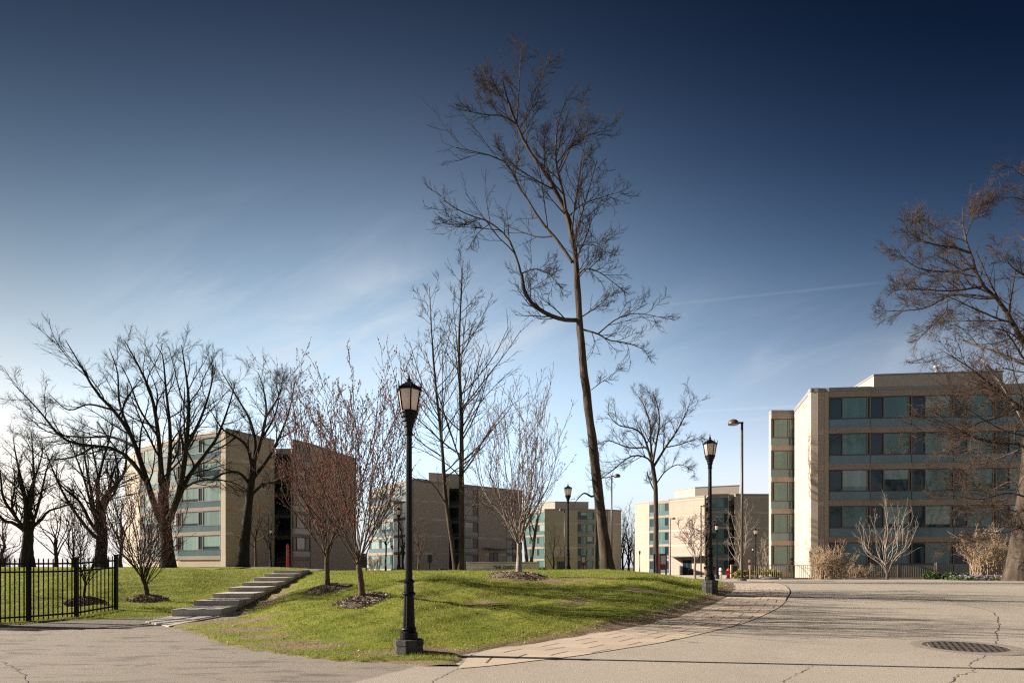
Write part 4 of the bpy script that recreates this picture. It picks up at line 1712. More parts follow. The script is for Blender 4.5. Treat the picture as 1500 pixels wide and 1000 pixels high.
YO = 42.0
g = G_(14)
bb = ground_pt(358, YO)
OT = [([(356, 836), (359, 790), (364, 740), (368, 700), (371, 672)], 10.0, 6.0)]
OL = [([(368, 712), (350, 692, -.5), (328, 693, -1), (306, 703, -1.4), (286, 695, -1.6)], 3.6, .5),
      ([(370, 690), (362, 655, -.6), (346, 640, -1), (326, 628, -1.3), (308, 600, -1.5)], 4.2, .6),
      ([(370, 680), (374, 650, .6), (366, 615, 1), (352, 590, 1.3), (334, 560, 1.6), (324, 543, 1.7)], 4.2, .6),
      ([(371, 680), (382, 645, -.5), (390, 605, -.8), (386, 570, -1), (378, 545, -1.1)], 4.2, .6),
      ([(371, 700), (392, 672, .5), (409, 640, .9), (424, 600, 1.2), (432, 560, 1.4)], 4.2, .6),
      ([(369, 722), (386, 708, -.8), (405, 704, -1.4), (425, 690, -1.8), (440, 672, -2)], 4.6, .6),
      ([(390, 610, -.8), (408, 580, -1.2), (415, 550, -1.4)], 2.4, .5),
      ([(346, 640, -1), (322, 655, -1.4), (300, 650, -1.7)], 2.2, .4),
      ([(385, 640, -.6), (402, 610, 0), (408, 580, .5), (402, 555, .8)], 2.4, .5)]
tP, tR = limb_arrays(OT, YO, 14)
tR *= 1.35
lP, lR = limb_arrays(OL, YO, 14)
lR *= 1.3
plant_tree('oak_tree', 'crooked bare oak in front of the shaded tan wall beside the stairs top', bb, (tP, tR), (lP, lR), OAK,
           (M['bark_dark'], M['twig_dark']), g, group='old oaks')


# --- generic spreading tree
def spread_tree(name, label, px, py, Y, top, half, trunk_px, split, nl, seed, mats, levels, group=None, cat='tree',
                lean=0.0, buds=None, ang_pow=1.0, stems=1, low=.0, curve=.35, thin=.75):
    """px,py foot; top = row of the crown's top; half = half width in px; split = row where it forks"""
    g = G_(seed)
    base = px2(px, py, Y)
    k = Y / F
    H = (py - top) * k
    hs_ = (py - split) * k
    hw = half * k
    r0 = trunk_px * k
    K = 12
    tP, tR = [], []
    for s in range(stems):
        a = g.uniform(-1, 1) if stems > 1 else 0
        pts = [base + np.array((a * .1, 0, -.15)),
               base + np.array((lean * .2 + a * .2 * hs_, g.normal(0, .03) * hs_, hs_ * .35)),
               base + np.array((lean * .55 + a * .35 * hs_, g.normal(0, .05) * hs_, hs_ * .7)),
               base + np.array((lean + a * .5 * hs_, g.normal(0, .05) * hs_, hs_))]
        tP.append(resample(np.array(pts), K))
        tR.append(np.linspace(r0, r0 * .72, K))
    LP, LR = [], []
    for i in range(nl):
        s = i % stems
        t = 1 - low * g.uniform(0, 1) if i > 2 else 1.0
        st = tP[s][int(t * (K - 1))]
        az = 2 * PI * (i + g.uniform(-.3, .3)) / nl * 1.0 + seed
        rad = hw * math.sqrt(g.uniform(.12, 1.0)) if i > 0 else hw * .15
        zt = H * (1 - .55 * (rad / hw) ** 2 * g.uniform(.6, 1.1)) if ang_pow >= 1 else H * g.uniform(.8, 1.0)
        end = base + np.array((lean + math.cos(az) * rad, math.sin(az) * rad, zt))
        d = end - st
        mid = st + d * np.array((curve + .25, curve + .25, .45)) + g.normal(0, .03, 3) * H
        q1 = st + d * np.array((curve * .7, curve * .7, .2)) + g.normal(0, .012, 3) * H
        LP.append(resample(np.array([st, q1, mid, st + d * np.array((.85, .85, .8)) + g.normal(0, .02, 3) * H, end]), K))
        tt = np.linspace(0, 1, K)
        rs = r0 * .62 * thin / math.sqrt(max(nl / 4, 1)) * g.uniform(.8, 1.25)
        LR.append(rs * (1 - tt) ** .8 + r0 * .03 + .003)
    return plant_tree(name, label, base, (np.array(tP), np.array(tR)), (np.array(LP), np.array(LR)), levels, mats, g, cat, group,
                      buds)


SPREAD = [dict(n=12, t0=.15, t1=1, lf=.40, ang=(25, 52), up=.3, K=7, rfac=.55, wig=.11, rmin=.014),
          dict(n=8, t0=.15, t1=1, lf=.45, ang=(25, 55), up=.3, K=5, rfac=.6, wig=.13, rmin=.010, lmin=.4),
          dict(n=5, t0=.15, t1=1, lf=.45, ang=(25, 55), up=.25, K=4, rfac=.7, wig=.14, rmin=.008, lmin=.28)]
dk = (M['bark_dark'], M['twig_dark'])
spread_tree('oak_tree', 'thick dark tree clump nearest the left edge behind the iron fence', 40, 833, 46, 628, 62, 8, 775, 10, 31, dk, SPREAD,
            'old oaks', low=.5)
spread_tree('oak_tree', 'stout dark tree behind the fence right end, left of the broad oak', 147, 833, 44, 590, 75, 7.6, 745, 10, 32, dk, SPREAD,
            'old oaks', low=.5)
SM = [dict(n=7, t0=.2, t1=1, lf=.36, ang=(25, 55), up=.3, K=5, rfac=.5, wig=.13, rmin=.011),
      dict(n=5, t0=.2, t1=1, lf=.42, ang=(25, 60), up=.25, K=4, rfac=.6, wig=.15, rmin=.008, lmin=.25)]
SM3 = SM + [dict(n=3, t0=.2, t1=1, lf=.42, ang=(25, 60), up=.2, K=3, rfac=.7, wig=.16, rmin=.0065, lmin=.18)]
spread_tree('bare_tree', 'thin bare tree between the two dark trunks behind the iron fence', 82, 833, 60, 700, 42, 2.6, 790, 8, 33, dk, SM3,
            'thin trees on the left lawn', low=.6)
spread_tree('bare_tree', 'low thin bare tree by the left edge, left of the thick dark clump', 4, 834, 66, 745, 35, 2.4, 800, 8, 34, dk, SM3,
            'thin trees on the left lawn', low=.6)
spread_tree('bare_tree', 'slim bare tree just right of the stout dark tree, before the sunlit end wall', 177, 834, 50, 690, 32, 2.6, 790, 7, 35, dk,
            SM3, 'thin trees on the left lawn', low=.6)
spread_tree('bare_tree', 'thin bare sapling seen through the middle of the iron fence', 108, 834, 52, 728, 28, 1.8, 800, 7, 36, dk, SM,
            'thin trees on the left lawn', low=.6)
spread_tree('bare_tree', 'slim bare tree at the glass facade corner left of the crooked oak', 396, 832, 60, 745, 22, 1.6, 800, 7, 37, dk, SM,
            'thin trees by the left building', low=.5)
spread_tree('bare_tree', 'slim bare tree right behind the crooked oak trunk', 374, 832, 58, 720, 26, 1.8, 790, 7, 38, (M['bark_red'], M['bark_red']), SM,
            'thin trees by the left building', low=.5)
# oak right of the tallest tree
g = G_(15)
YO = 46.0
bb = np.array(px2(962, 842, YO))
OT = [([(962, 846), (961, 800), (961, 750), (960, 710), (955, 675)], 5.6, 3.8)]
OL = [([(957, 684), (950, 660), (943, 640, -.5), (930, 628, -1), (905, 622, -1.3), (890, 605, -1.5)], 3.0, .5),
      ([(956, 680), (953, 645), (952, 620, .6), (945, 598, 1), (935, 580, 1.2)], 2.6, .5),
      ([(956, 678), (962, 645, -.6), (966, 615, -1), (962, 590, -1.2), (955, 573, -1.3)], 2.6, .5),
      ([(957, 684), (975, 655, .5), (992, 630, .9), (1005, 605, 1.2), (1012, 585, 1.3)], 2.8, .5),
      ([(960, 710), (975, 690, -.5), (995, 680, -.9), (1018, 690, -1.2)], 1.7, .4),
      ([(957, 690), (950, 672, -.8), (925, 668, -1.4), (895, 690, -1.8), (880, 702, -2)], 2.2, .4),
      ([(948, 655), (920, 655, .6), (890, 645, 1), (868, 655, 1.3)], 1.9, .4),
      ([(975, 655, .5), (998, 650, .2), (1025, 640, 0)], 1.5, .4),
      ([(960, 722), (950, 700, .5), (948, 690, .6)], 1.6, 1.0)]
tP, tR = limb_arrays(OT, YO, 14)
tR *= 1.35
lP, lR = limb_arrays(OL, YO, 14)
lR *= 1.3
plant_tree('oak_tree', 'gnarled bare oak right of the tallest tree, before the sunlit building', bb, (tP, tR), (lP, lR), OAK,
           (M['bark'], M['twig']), g, group='old oaks')
# leaning oak behind the tall trunk
spread_tree('oak_tree', 'thin dark oak half hidden directly behind the tallest tree\'s trunk', 873, 842, 60, 655, 40, 3.6, 725, 5, 40, dk, SM3, 'old oaks', low=.4)
# distant trees in the gap between the two far buildings
for i, (px, top, half, lab) in enumerate([(912, 742, 14, 'left'), (921, 735, 15, 'middle'), (929, 752, 12, 'right')]):
    spread_tree('bare_tree', 'distant bare tree in the gap beside the sunlit building, %s of the three' % (lab + 'most' if lab != 'middle' else 'middle'),
                px, 841, 150 + i * 6, top, half, 1.8, 815, 7, 41 + i, dk,
                [dict(n=8, t0=.15, t1=1, lf=.36, ang=(25, 55), up=.3, K=5, rfac=.5, wig=.13, rmin=.03),
                 dict(n=5, t0=.2, t1=1, lf=.42, ang=(25, 60), up=.25, K=4, rfac=.6, wig=.15, rmin=.022, lmin=.25)],
                'distant trees between the far buildings', low=.8)
spread_tree('bare_tree', 'bare young tree before the farthest building\'s doorway', 811, 840, 90, 768, 20, 1.2, 815, 8, 45, dk, SM,
            'young trees by the far buildings', low=.7)
spread_tree('bare_tree', 'pale bare sapling before the middle building\'s shaded wall, right of the foreground lamp', 613, 836, 60, 742, 18, 1.3, 800, 8, 46, (M['bark_red'], M['bark_red']), SM,
            'young trees by the far buildings', low=.7)
spread_tree('bare_tree', 'slim dark tree before the pale glass facade, left of the foreground lamp', 590, 836, 64, 735, 16, 1.8, 790, 8, 47, dk, SM,
            'young trees by the far buildings', low=.7)
spread_tree('bare_tree', 'thin tree before the pale glass facade, farther left of the lamp', 565, 836, 66, 745, 16, 1.4, 795, 8, 48, dk, SM,
            'young trees by the far buildings', low=.7)
spread_tree('bare_tree', 'two stemmed dark tree behind the stone sign wall and slim budded tree', 775, 838, 62, 690, 24, 2.6, 760, 6, 49, (M['bark'], M['twig']), SM,
            'young trees by the far buildings', stems=2, low=.4)
spread_tree('bare_tree', 'pale bare tree behind the nearest tall dome lamp pole', 1085, 842, 62, 732, 22, 1.4, 815, 9, 50, (M['bark_pale'], M['bark_pale']), SM,
            'young trees by the far buildings', low=.8)
spread_tree('bare_tree', 'tan bare sapling left of the right-hand building behind the metal fence', 1121, 842, 56, 782, 12, 1.2, 820, 8, 51, (M['bark_pale'], M['bark_pale']), SM,
            'young trees by the far buildings', low=.8)

# --- maples with red buds
VASE = [dict(n=12, t0=.1, t1=.97, lf=.38, ang=(18, 46), up=.55, K=7, rfac=.55, wig=.06, rmin=.0055, taper=.4),
        dict(n=7, t0=.12, t1=1, lf=.36, ang=(20, 50), up=.5, K=4, rfac=.6, wig=.08, rmin=.004, lmin=.14)]
mp = (M['bark_red'], M['bark_red'], M['bud'])


def vase(label, px, py, top, half, trunk_px, split, nl, seed, mats, buds, lean=0.0, levels=VASE, Y=None, group='young budded trees'):
    b = hit(px, py) if Y is None else px2(px, py, Y)
    return spread_tree('budded_tree', label, px, py, b[1], top, half, trunk_px, split, nl, seed, mats, levels, group, lean=lean,
                       buds=buds, ang_pow=.5, low=.25, curve=.42, thin=.45), b


tree_feet = []
for args in [
    ('red budded young tree nearest the foreground lamp, with a leaning trunk', 531, 881, 548, 104, 4.9, 812, 17, 61, mp, (4, .013), -.10),
    ('red budded young tree left of the one nearest the foreground lamp', 480, 865, 578, 88, 4.0, 805, 16, 62, mp, (4, .013), 0),
    ('slim pink budded young tree standing before the stone sign wall', 760, 845, 575, 78, 4.4, 795, 17, 63, (M['bark_pale'], M['bark_red'], M['bud_pink']), (3, .0115), .02),
    ('dense twiggy young tree left of the stairs', 217, 880, 706, 60, 3.6, 846, 19, 64, (M['bark'], M['bark_red'], M['bud']), (2, .011), -.12),
    ('small upright young tree seen through the iron fence', 124, 884, 752, 30, 2.2, 852, 9, 65, (M['bark_dark'], M['twig_dark'], M['bud']), (1, .008), 0),
]:
    t, b = vase(*args)
    tree_feet.append(b)
vase('small pink budded tree with white trunk, left of the lamp by the paver walk', 1018, 848, 752, 26, 1.8, 815, 10, 66,
     (M['bark_pale'], M['bark_red'], M['bud_pink']), (2, .02), 0, SM, 30)
spread_tree('bare_tree', 'pale bare sapling on the planting strip before the right-hand building', 1299, 849, 38.5, 722, 42, 2.2, 825, 15, 67,
            (M['bark_pale'], M['bark_pale']), [dict(n=5, t0=.2, t1=1, lf=.36, ang=(20, 45), up=.4, K=5, rfac=.5, wig=.08, rmin=.009),
                                              dict(n=2, t0=.3, t1=1, lf=.42, ang=(25, 50), up=.3, K=4, rfac=.6, wig=.1, rmin=.007, lmin=.2)],
            'young trees by the far buildings', low=.75, curve=.4)

# --- large tree at the right edge
YR = 28.0
g = G_(16)
bb = px2(1490, 852, YR)
RT = [([(1490, 858), (1494, 820), (1499, 775), (1505, 720), (1512, 660), (1518, 600), (1526, 540), (1534, 470), (1536, 400), (1530, 330), (1524, 260)], 17.5, 3.0)]
RL = [([(1521, 585), (1510, 530, -.4), (1500, 503, -.6), (1482, 470, -.9), (1464, 441, -1.1), (1438, 416, -1.3), (1427, 390, -1.4), (1423, 372, -1.4), (1412, 342, -1.5), (1410, 303, -1.6)], 7.5, .8),
      ([(1420, 370, -1.4), (1396, 362, -1.7), (1372, 359, -2), (1340, 347, -2.2), (1322, 328, -2.3)], 3.0, .5),
      ([(1372, 359, -2), (1350, 335, -1.7), (1340, 315, -1.5)], 1.6, .4),
      ([(1428, 392, -1.4), (1395, 398, -1.1), (1346, 393, -.8), (1318, 372, -.6), (1308, 360, -.5)], 3.2, .5),
      ([(1438, 420, -1.3), (1394, 426, -1.8), (1348, 424, -2.2), (1303, 424, -2.5)], 2.8, .5),
      ([(1455, 436, -1.1), (1420, 432, -.4), (1389, 434, .1), (1352, 452, .5), (1292, 456, .9)], 3.2, .5),
      ([(1388, 438, -1), (1385, 456, -1.2), (1368, 475, -1.3), (1350, 490, -1.4)], 1.7, .4),
      ([(1473, 470, -.9), (1430, 470, -.4), (1384, 471, 0)], 2.0, .4),
      ([(1415, 345, -1.5), (1425, 320, -1), (1438, 300, -.6)], 1.8, .4),
      ([(1516, 612), (1480, 585, -.6), (1445, 558, -1.2), (1420, 538, -1.6), (1378, 512, -2)], 4.2, .5),
      ([(1516, 600), (1495, 598, -1), (1460, 612, -1.7), (1436, 618, -2), (1396, 636, -2.6), (1340, 631, -3.2)], 3.4, .5),
      ([(1510, 660), (1490, 650, -.5), (1452, 648, -1.2), (1412, 634, -1.7), (1370, 606, -2.2)], 4.2, .5),
      ([(1506, 712), (1480, 705, .6), (1447, 719, 1), (1420, 705, 1.4), (1380, 690, 1.7)], 3.0, .5),
      ([(1505, 728), (1475, 722, -1), (1434, 731, -1.8), (1388, 724, -2.5)], 2.6, .4),
      ([(1502, 752), (1470, 745, 0), (1436, 742, .4), (1391, 747, .6)], 2.2, .4),
      ([(1512, 650), (1470, 668, 1), (1430, 680, 1.6), (1385, 668, 2)], 2.6, .4),
      ([(1500, 770), (1470, 780, -1), (1430, 778, -1.6), (1395, 790, -2)], 1.8, .4),
      ([(1516, 640), (1470, 630, -2.2), (1420, 600, -3.6), (1385, 575, -4.2)], 2.4, .4),
      ([(1532, 420), (1518, 410, -.5), (1498, 402, -.9), (1478, 386, -1.2), (1466, 360, -1.3)], 3.2, .5),
      ([(1528, 310), (1515, 300, -.4), (1490, 290, -.8), (1461, 289, -1.1)], 2.2, .4),
      ([(1524, 270), (1508, 262, -.3), (1490, 252, -.5), (1480, 240, -.6)], 1.8, .4),
      ([(1534, 470), (1505, 480, -1.2), (1470, 500, -2), (1430, 505, -2.5)], 2.6, .4),
      ([(1528, 540), (1500, 545, 1), (1460, 540, 1.7), (1420, 560, 2.2)], 2.6, .4),
      ([(1526, 540), (1560, 490, .5), (1610, 450, 1), (1670, 430, 1.5)], 5.5, .6),
      ([(1532, 470), (1565, 420, -.8), (1600, 360, -1.4), (1640, 310, -1.8)], 4.5, .6),
      ([(1516, 620), (1560, 590, -.8), (1620, 575, -1.5), (1690, 590, -2)], 4.0, .5),
      ([(1535, 410), (1560, 350, .8), (1580, 290, 1.4), (1590, 240, 1.8)], 3.6, .5),
      ([(1510, 680), (1550, 660, .8), (1600, 655, 1.5), (1650, 670, 2)], 3.0, .5)]
tP, tR = limb_arrays(RT, YR, 24)
tR *= 1.5
lP, lR = limb_arrays(RL, YR, 14)
plant_tree('spreading_tree', 'large bare tree cut off by the right edge with sweeping left branches', bb, (tP, tR), (lP, lR),
           [dict(n=18, t0=.1, t1=1, lf=.34, ang=(25, 52), up=.2, K=8, rfac=.55, wig=.09, rmin=.011, droop=.1, taper=.45),
            dict(n=9, t0=.15, t1=1, lf=.46, ang=(25, 52), up=.2, K=6, rfac=.6, wig=.11, rmin=.008, lmin=.4, taper=.45),
            dict(n=6, t0=.15, t1=1, lf=.42, ang=(25, 55), up=.15, K=4, rfac=.7, wig=.12, rmin=.0065, lmin=.25)],
           (M['bark'], M['twig_brown']), g)
# a bare bough, pale where the bark is gone
R_TREE = [o for o in COL.objects if o.name == 'spreading_tree'][0]
pp = [px2(1512, 640, 28.0), px2(1490, 600, 27.6), px2(1466, 560, 27.3), px2(1448, 537, 27.1), px2(1437, 526, 27.1)]
m = MB()
m.smooth = True
m.tube([tuple(q - bb) for q in pp], [.07, .062, .055, .05, .03], 8)
m.build('broken_bough', M['bark_pale'], R_TREE)
# two more oaks stand outside the right edge; the windows of the right-hand building mirror them
oak0 = [o for o in COL.objects if o.name == 'oak_tree'][0]
copy_thing(oak0, (43, 17, .6), 'bare oak beyond the right edge, mirrored in the nearest windows', 'old oaks', rz=1.2)
copy_thing(oak0, (55, 24, .6), 'second bare oak beyond the right edge, mirrored in the farther windows', 'old oaks', rz=3.0)


# ---------------------------------------------------------------- bushes
def twig_bush(label, px, py, Y, half, top, n, seed, mat, cat='bush', group=None):
    g = G_(seed)
    base = px2(px, py, Y)
    k = Y / F
    root = empty('twiggy_bush', tuple(base), label, cat, group)
    K = 6
    P = np.zeros((n, K, 3))
    st = np.stack([g.uniform(-.5, .5, n) * half * k, g.uniform(-.4, .4, n) * half * k * .6, np.zeros(n)], -1)
    az = g.uniform(0, 2 * PI, n)
    sp = g.uniform(.1, 1, n) * half * k * .75
    h = (py - top) * k * g.uniform(.55, 1.0, n) * (1 - .45 * (sp / (half * k * .75)) ** 2)
    en = st + np.stack([np.cos(az) * sp, np.sin(az) * sp * .7, h], -1)
    for i in range(K):
        t = i / (K - 1)
        P[:, i] = st * (1 - t) + en * t + np.stack([np.zeros(n), np.zeros(n), h * .25 * math.sin(t * PI)], -1) + g.normal(0, .02, (n, 3)) * (py - top) * k * (i > 0)
    R0 = np.linspace(.02, .008, K)[None].repeat(n, 0)
    V, Q = [], []
    v, q = tubes(P, R0, 4)
    V.append(v)
    Q.append(q)
    off = len(v)
    c = sprout(P, R0, 7, .2, 1, .4, (20, 55), .3, 4, .7, .14, g, rmin=.008, lmin=.15)
    v, q = tubes(c[0], c[1], 3)
    V.append(v)
    Q.append(q + off)
    off += len(v)
    c = sprout(c[0], c[1], 3, .2, 1, .5, (20, 55), .2, 3, .8, .14, g, rmin=.007, lmin=.12)
    v, q = tubes(c[0], c[1], 3)
    V.append(v)
    Q.append(q + off)
    mesh_np('stems', np.concatenate(V), quads=np.concatenate(Q), mats=[mat], parent=root, smooth=True)
    return root


twig_bush('large tan twiggy bush in front of the sunlit end wall', 1213, 851, 38.6, 46, 798, 75, 71, M['twig_tan'])
twig_bush('tan twiggy bush beside the right edge tree trunk', 1447, 850, 33, 42, 775, 60, 72, M['twig_tan'])
twig_bush('low tan twiggy bush behind the fence, right of the big tan bush', 1262, 850, 41.5, 26, 828, 30, 73, M['twig_tan'])
twig_bush('low brown twiggy bush between the budded trees and the foreground lamp', 543, 836, 60, 26, 808, 40, 74, M['twig_tan'])
twig_bush('low brown thicket on the lawn at the left edge', 4, 836, 62, 22, 800, 34, 75, M['twig'])


def leaf_bush(name, label, px, py, Y, hw_px, h_px, depth, n, size, mat, seed, cat='bush', group=None, boxy=False):
    """many leaf-sized faces through a rounded volume on short stems"""
    g = G_(seed)
    base = px2(px, py, Y)
    k = Y / F
    root = empty(name, tuple(base), label, cat, group)
    hw, h = hw_px * k, h_px * k
    p = g.normal(0, 1, (n, 3))
    p /= np.linalg.norm(p, axis=1, keepdims=True)
    r = g.uniform(.55, 1.0, n) ** .6
    p = p * r[:, None]
    if boxy:
        p = np.sign(p) * np.abs(p) ** .45
    lump = 1 + .16 * np.sin(p[:, 0] * 9 + seed) * np.cos(p[:, 1] * 7) + .1 * np.sin(p[:, 0] * 23)
    c = np.stack([p[:, 0] * hw, p[:, 1] * depth, (p[:, 2] * .5 + .5) * h * lump], -1)
    t = g.normal(0, 1, (n, 3))
    t /= np.linalg.norm(t, axis=1, keepdims=True)
    b = np.cross(t, g.normal(0, 1, (n, 3)))
    b /= np.linalg.norm(b, axis=1, keepdims=True)
    s = (size * g.uniform(.6, 1.3, n))[:, None]
    V = np.stack([c - t * s, c + b * s * .5, c + t * s, c - b * s * .5], 1).reshape(-1, 3)
    q = np.arange(n * 4).reshape(n, 4)
    mesh_np('foliage', V, quads=q, mats=[mat], parent=root)
    m = MB()
    for i in range(14):
        x = g.uniform(-.7, .7) * hw
        y = g.uniform(-.6, .6) * depth
        m.tube([(x * .8, y * .8, -.1), (x, y, h * .7)], [.015, .008], 4)
    m.build('stems', M['twig'], root)
    return root


leaf_bush('hedge', 'clipped golden green hedge behind the left end of the metal fence', 1110, 849, 41.5, 34, 13, .6, 5000, .07, M['leaf_gold'], 81, 'hedge', boxy=True)
leaf_bush('evergreen_shrub', 'single rounded dark evergreen shrub left of the fence gate post', 1365, 850, 38.8, 11, 13, .5, 2600, .06, M['leaf_green'], 82, 'bush', 'evergreen shrubs by the metal fence')
leaf_bush('evergreen_shrub', 'low evergreen shrub just right of the fence gate post', 1393, 850, 38.8, 10, 12, .5, 2200, .06, M['leaf_green'], 83, 'bush', 'evergreen shrubs by the metal fence')
leaf_bush('evergreen_shrub', 'low evergreen shrub nearest the flower bed', 1410, 850, 38.6, 10, 11, .5, 2200, .06, M['leaf_green'], 84, 'bush', 'evergreen shrubs by the metal fence')
leaf_bush('evergreen_shrub', 'small dark shrub at the right end of the stone sign wall', 794, 840, 27, 7, 9, .3, 1200, .04, M['leaf_green'], 85, 'bush')
leaf_bush('evergreen_shrub', 'low dark shrub at the foot of the middle building, left of the twin trunks', 648, 838, 60, 12, 5, .5, 900, .09, M['leaf_green'], 86, 'bush')
leaf_bush('evergreen_shrub', 'low dark shrub left of the brown map sign', 845, 841, 80, 5, 6, .5, 500, .1, M['leaf_green'], 87, 'bush', 'small shrubs by the far doorway')
leaf_bush('evergreen_shrub', 'low golden shrub right of the brown map sign', 866, 841, 80, 6, 5, .5, 500, .1, M['leaf_gold'], 88, 'bush', 'small shrubs by the far doorway')

# pansies round the foot of the right-hand tree: one bed of countless small blooms
g = G_(90)
n = 900
c0 = px2(1475, 853, 30)
px_ = g.uniform(-2.6, 3.2, n)
py_ = g.normal(0, .45, n)
cc = np.stack([c0[0] + px_, c0[1] + py_, R(c0[0] + px_, c0[1] + py_) + .06 + g.uniform(0, .2, n)], -1)
s = .055
off = np.array([(1, 0, 0), (0, 0, 1), (-1, 0, 0), (0, 0, -1)], float) * s
V = np.concatenate([cc[:, None] + off[None] + g.normal(0, .015, (n, 4, 3)),
                    cc[:, None] + np.array([(0, 1, .2), (1, 0, -.1), (0, -1, .1), (-1, 0, 0)])[None] * s + g.normal(0, .01, (n, 4, 3))]).reshape(-1, 3)
fl = mesh_np('flowers', V, quads=np.arange(n * 8).reshape(-1, 4), mats=[M['flower']])
tag(fl, 'white and purple pansies round the foot of the right edge tree', 'flowers', kind='stuff')
cc = np.stack([c0[0] + g.uniform(-2.7, 3.3, 2500), c0[1] + g.normal(0, .5, 2500), np.zeros(2500)], -1)
cc[:, 2] = R(cc[:, 0], cc[:, 1]) + g.uniform(.02, .16, 2500)
dv = g.normal(0, .05, (2500, 4, 3))
lv = mesh_np('flower_leaves', (cc[:, None] + dv).reshape(-1, 3), quads=np.arange(10000).reshape(-1, 4), mats=[M['leaf_green']])
tag(lv, 'low green leaves under the pansies at the right edge', 'leaves', kind='stuff')


# ---------------------------------------------------------------- metal fences by the right-hand building
def metal_fence(label, pxs, Y, top, bot, mat, spacing, endpost=0):
    a, b = px2(pxs[0], bot, Y[0]), px2(pxs[1], bot, Y[1])
    root = empty('metal_fence', tuple(a), label, 'fence', 'metal fences before the right-hand building')
    d = b - a
    L = np.linalg.norm(d[:2])
    h = (bot - top) / F * (Y[0] + Y[1]) / 2
    for z in (.08, h - .03):
        m = MB()
        m.obox((0, 0), d[:2], -.02, .02, z - .02, z + .02, d[2] + z - .02, d[2] + z + .02)
        m.build('rail', mat, root)
    n = max(int(L / spacing), 2)
    for i in range(1, n):
        q = d * i / n
        m = MB()
        m.box(q[0] - .013, q[0] + .013, q[1] - .013, q[1] + .013, q[2] + .1, q[2] + h - .05)
        m.build('picket', mat, root)
    k = max(int(L / 2.2), 1)
    for i in range(k + 1):
        q = d * i / k
        m = MB()
        e = .12 if (endpost and i == (0 if endpost < 0 else k)) else 0
        m.box(q[0] - .03, q[0] + .03, q[1] - .03, q[1] + .03, q[2] - .2, q[2] + h + e)
        m.build('post', mat, root)


metal_fence('tan metal picket fence in front of the golden hedge', (1099, 1205), (40.6, 40.6), 827, 848, M['tan_metal'], .145)
metal_fence('brown metal picket fence between the big tan bush and the gate post', (1206, 1370), (42.5, 42.2), 826.5, 847.5, M['brown_metal'], .125, 1)
metal_fence('brown metal picket fence running right from the gate post', (1372, 1470), (42.4, 41.8), 825.5, 846.5, M['brown_metal'], .13, -1)


# ---------------------------------------------------------------- sign wall
def sign_wall():
    Y = 25.6
    a = px2(683, 841, Y)
    b = px2(789, 841, Y - .1)
    root = empty('sign_wall', tuple(a), 'low pale stone wall with dark lettering beside the twin trunk tree', 'sign')
    d = (b - a)
    top = (841 - 822.5) / F * Y
    m = MB()
    m.obox((0, 0), d[:2], -.4, 0, -.3, top - .08)
    wl = stone_mat('sign_stone', (.56, .50, .45), (.72, .66, .6), .13, (.6, .5, .42))
    m.build('wall', wl, root)
    m = MB()
    nseg = 4
    for i in range(nseg):
        p = d[:2] * i / nseg + d[:2] / np.linalg.norm(d[:2]) * .004
        q = d[:2] * (i + 1) / nseg
        m.obox(p, q, -.43, .03, top - .077, top)
    m.build('capstone', M['concrete'], root, bevel=.008)
    cu = bpy.data.curves.new('lettering', 'FONT')
    cu.body = 'THE OAKS'
    cu.size = .19
    cu.extrude = .012
    cu.align_x = 'CENTER'
    cu.space_character = 1.02
    t = bpy.data.objects.new('lettering', cu)
    COL.objects.link(t)
    dg = bpy.context.evaluated_depsgraph_get()
    me = bpy.data.meshes.new_from_object(t.evaluated_get(dg))
    bpy.data.objects.remove(t)
    o = bpy.data.objects.new('lettering', me)
    COL.objects.link(o)
    me.materials.clear()
    me.materials.append(M['black_plastic'])
    o.parent = root
    c = (px2(738, 833.0, Y - .06) - a)
    o.location = (c[0], c[1] - .015, c[2])
    o.rotation_euler = (PI / 2, 0, math.atan2(d[1], d[0]))
    o.scale = (1.0, 1.05, 1)


sign_wall()


# ---------------------------------------------------------------- smaller things
def hydrant():
    b = px2(1067, 846, 44)
    root = empty('fire_hydrant', tuple(b), 'red fire hydrant beside the paver walk', 'hydrant')
    m = MB()
    m.smooth = True
    m.lathe([(.17, -.1), (.17, .05), (.12, .06), (.115, .46), (.15, .47), (.15, .52), (.13, .54), (.12, .62), (.07, .69), (.03, .71), (.03, .76), (0, .765)], 14)
    m.build('barrel', M['red_paint'], root)
    for s in (-1, 1):
        m = MB()
        m.tube([(s * .08, 0, .38), (s * .2, 0, .38)], .055, 10)
        m.build('outlet', M['red_paint'], root)
    m = MB()
    m.tube([(0, -.08, .36), (0, -.2, .36)], .075, 10)
    m.build('outlet', M['red_paint'], root)


hydrant()


def emergency_post(px, py, top, label, Y):
    b = px2(px, py, Y)
    h = (py - top) / F * Y
    root = empty('emergency_post', tuple(b), label, 'call post', 'red emergency call posts')
    m = MB()
    m.box(-.13, .13, -.13, .13, -.1, h - .22)
    m.build('post', M['red_paint'], root, bevel=.02)
    m = MB()
    m.lathe([(.09, h - .22), (.1, h - .2), (.1, h - .04), (.05, h)], 12)
    m.build('lamp', M['blue_lamp'], root)
    m = MB()
    m.box(-.08, .08, -.145, -.132, h * .55, h * .75)
    m.build('call_panel', M['metal_grey'], root)


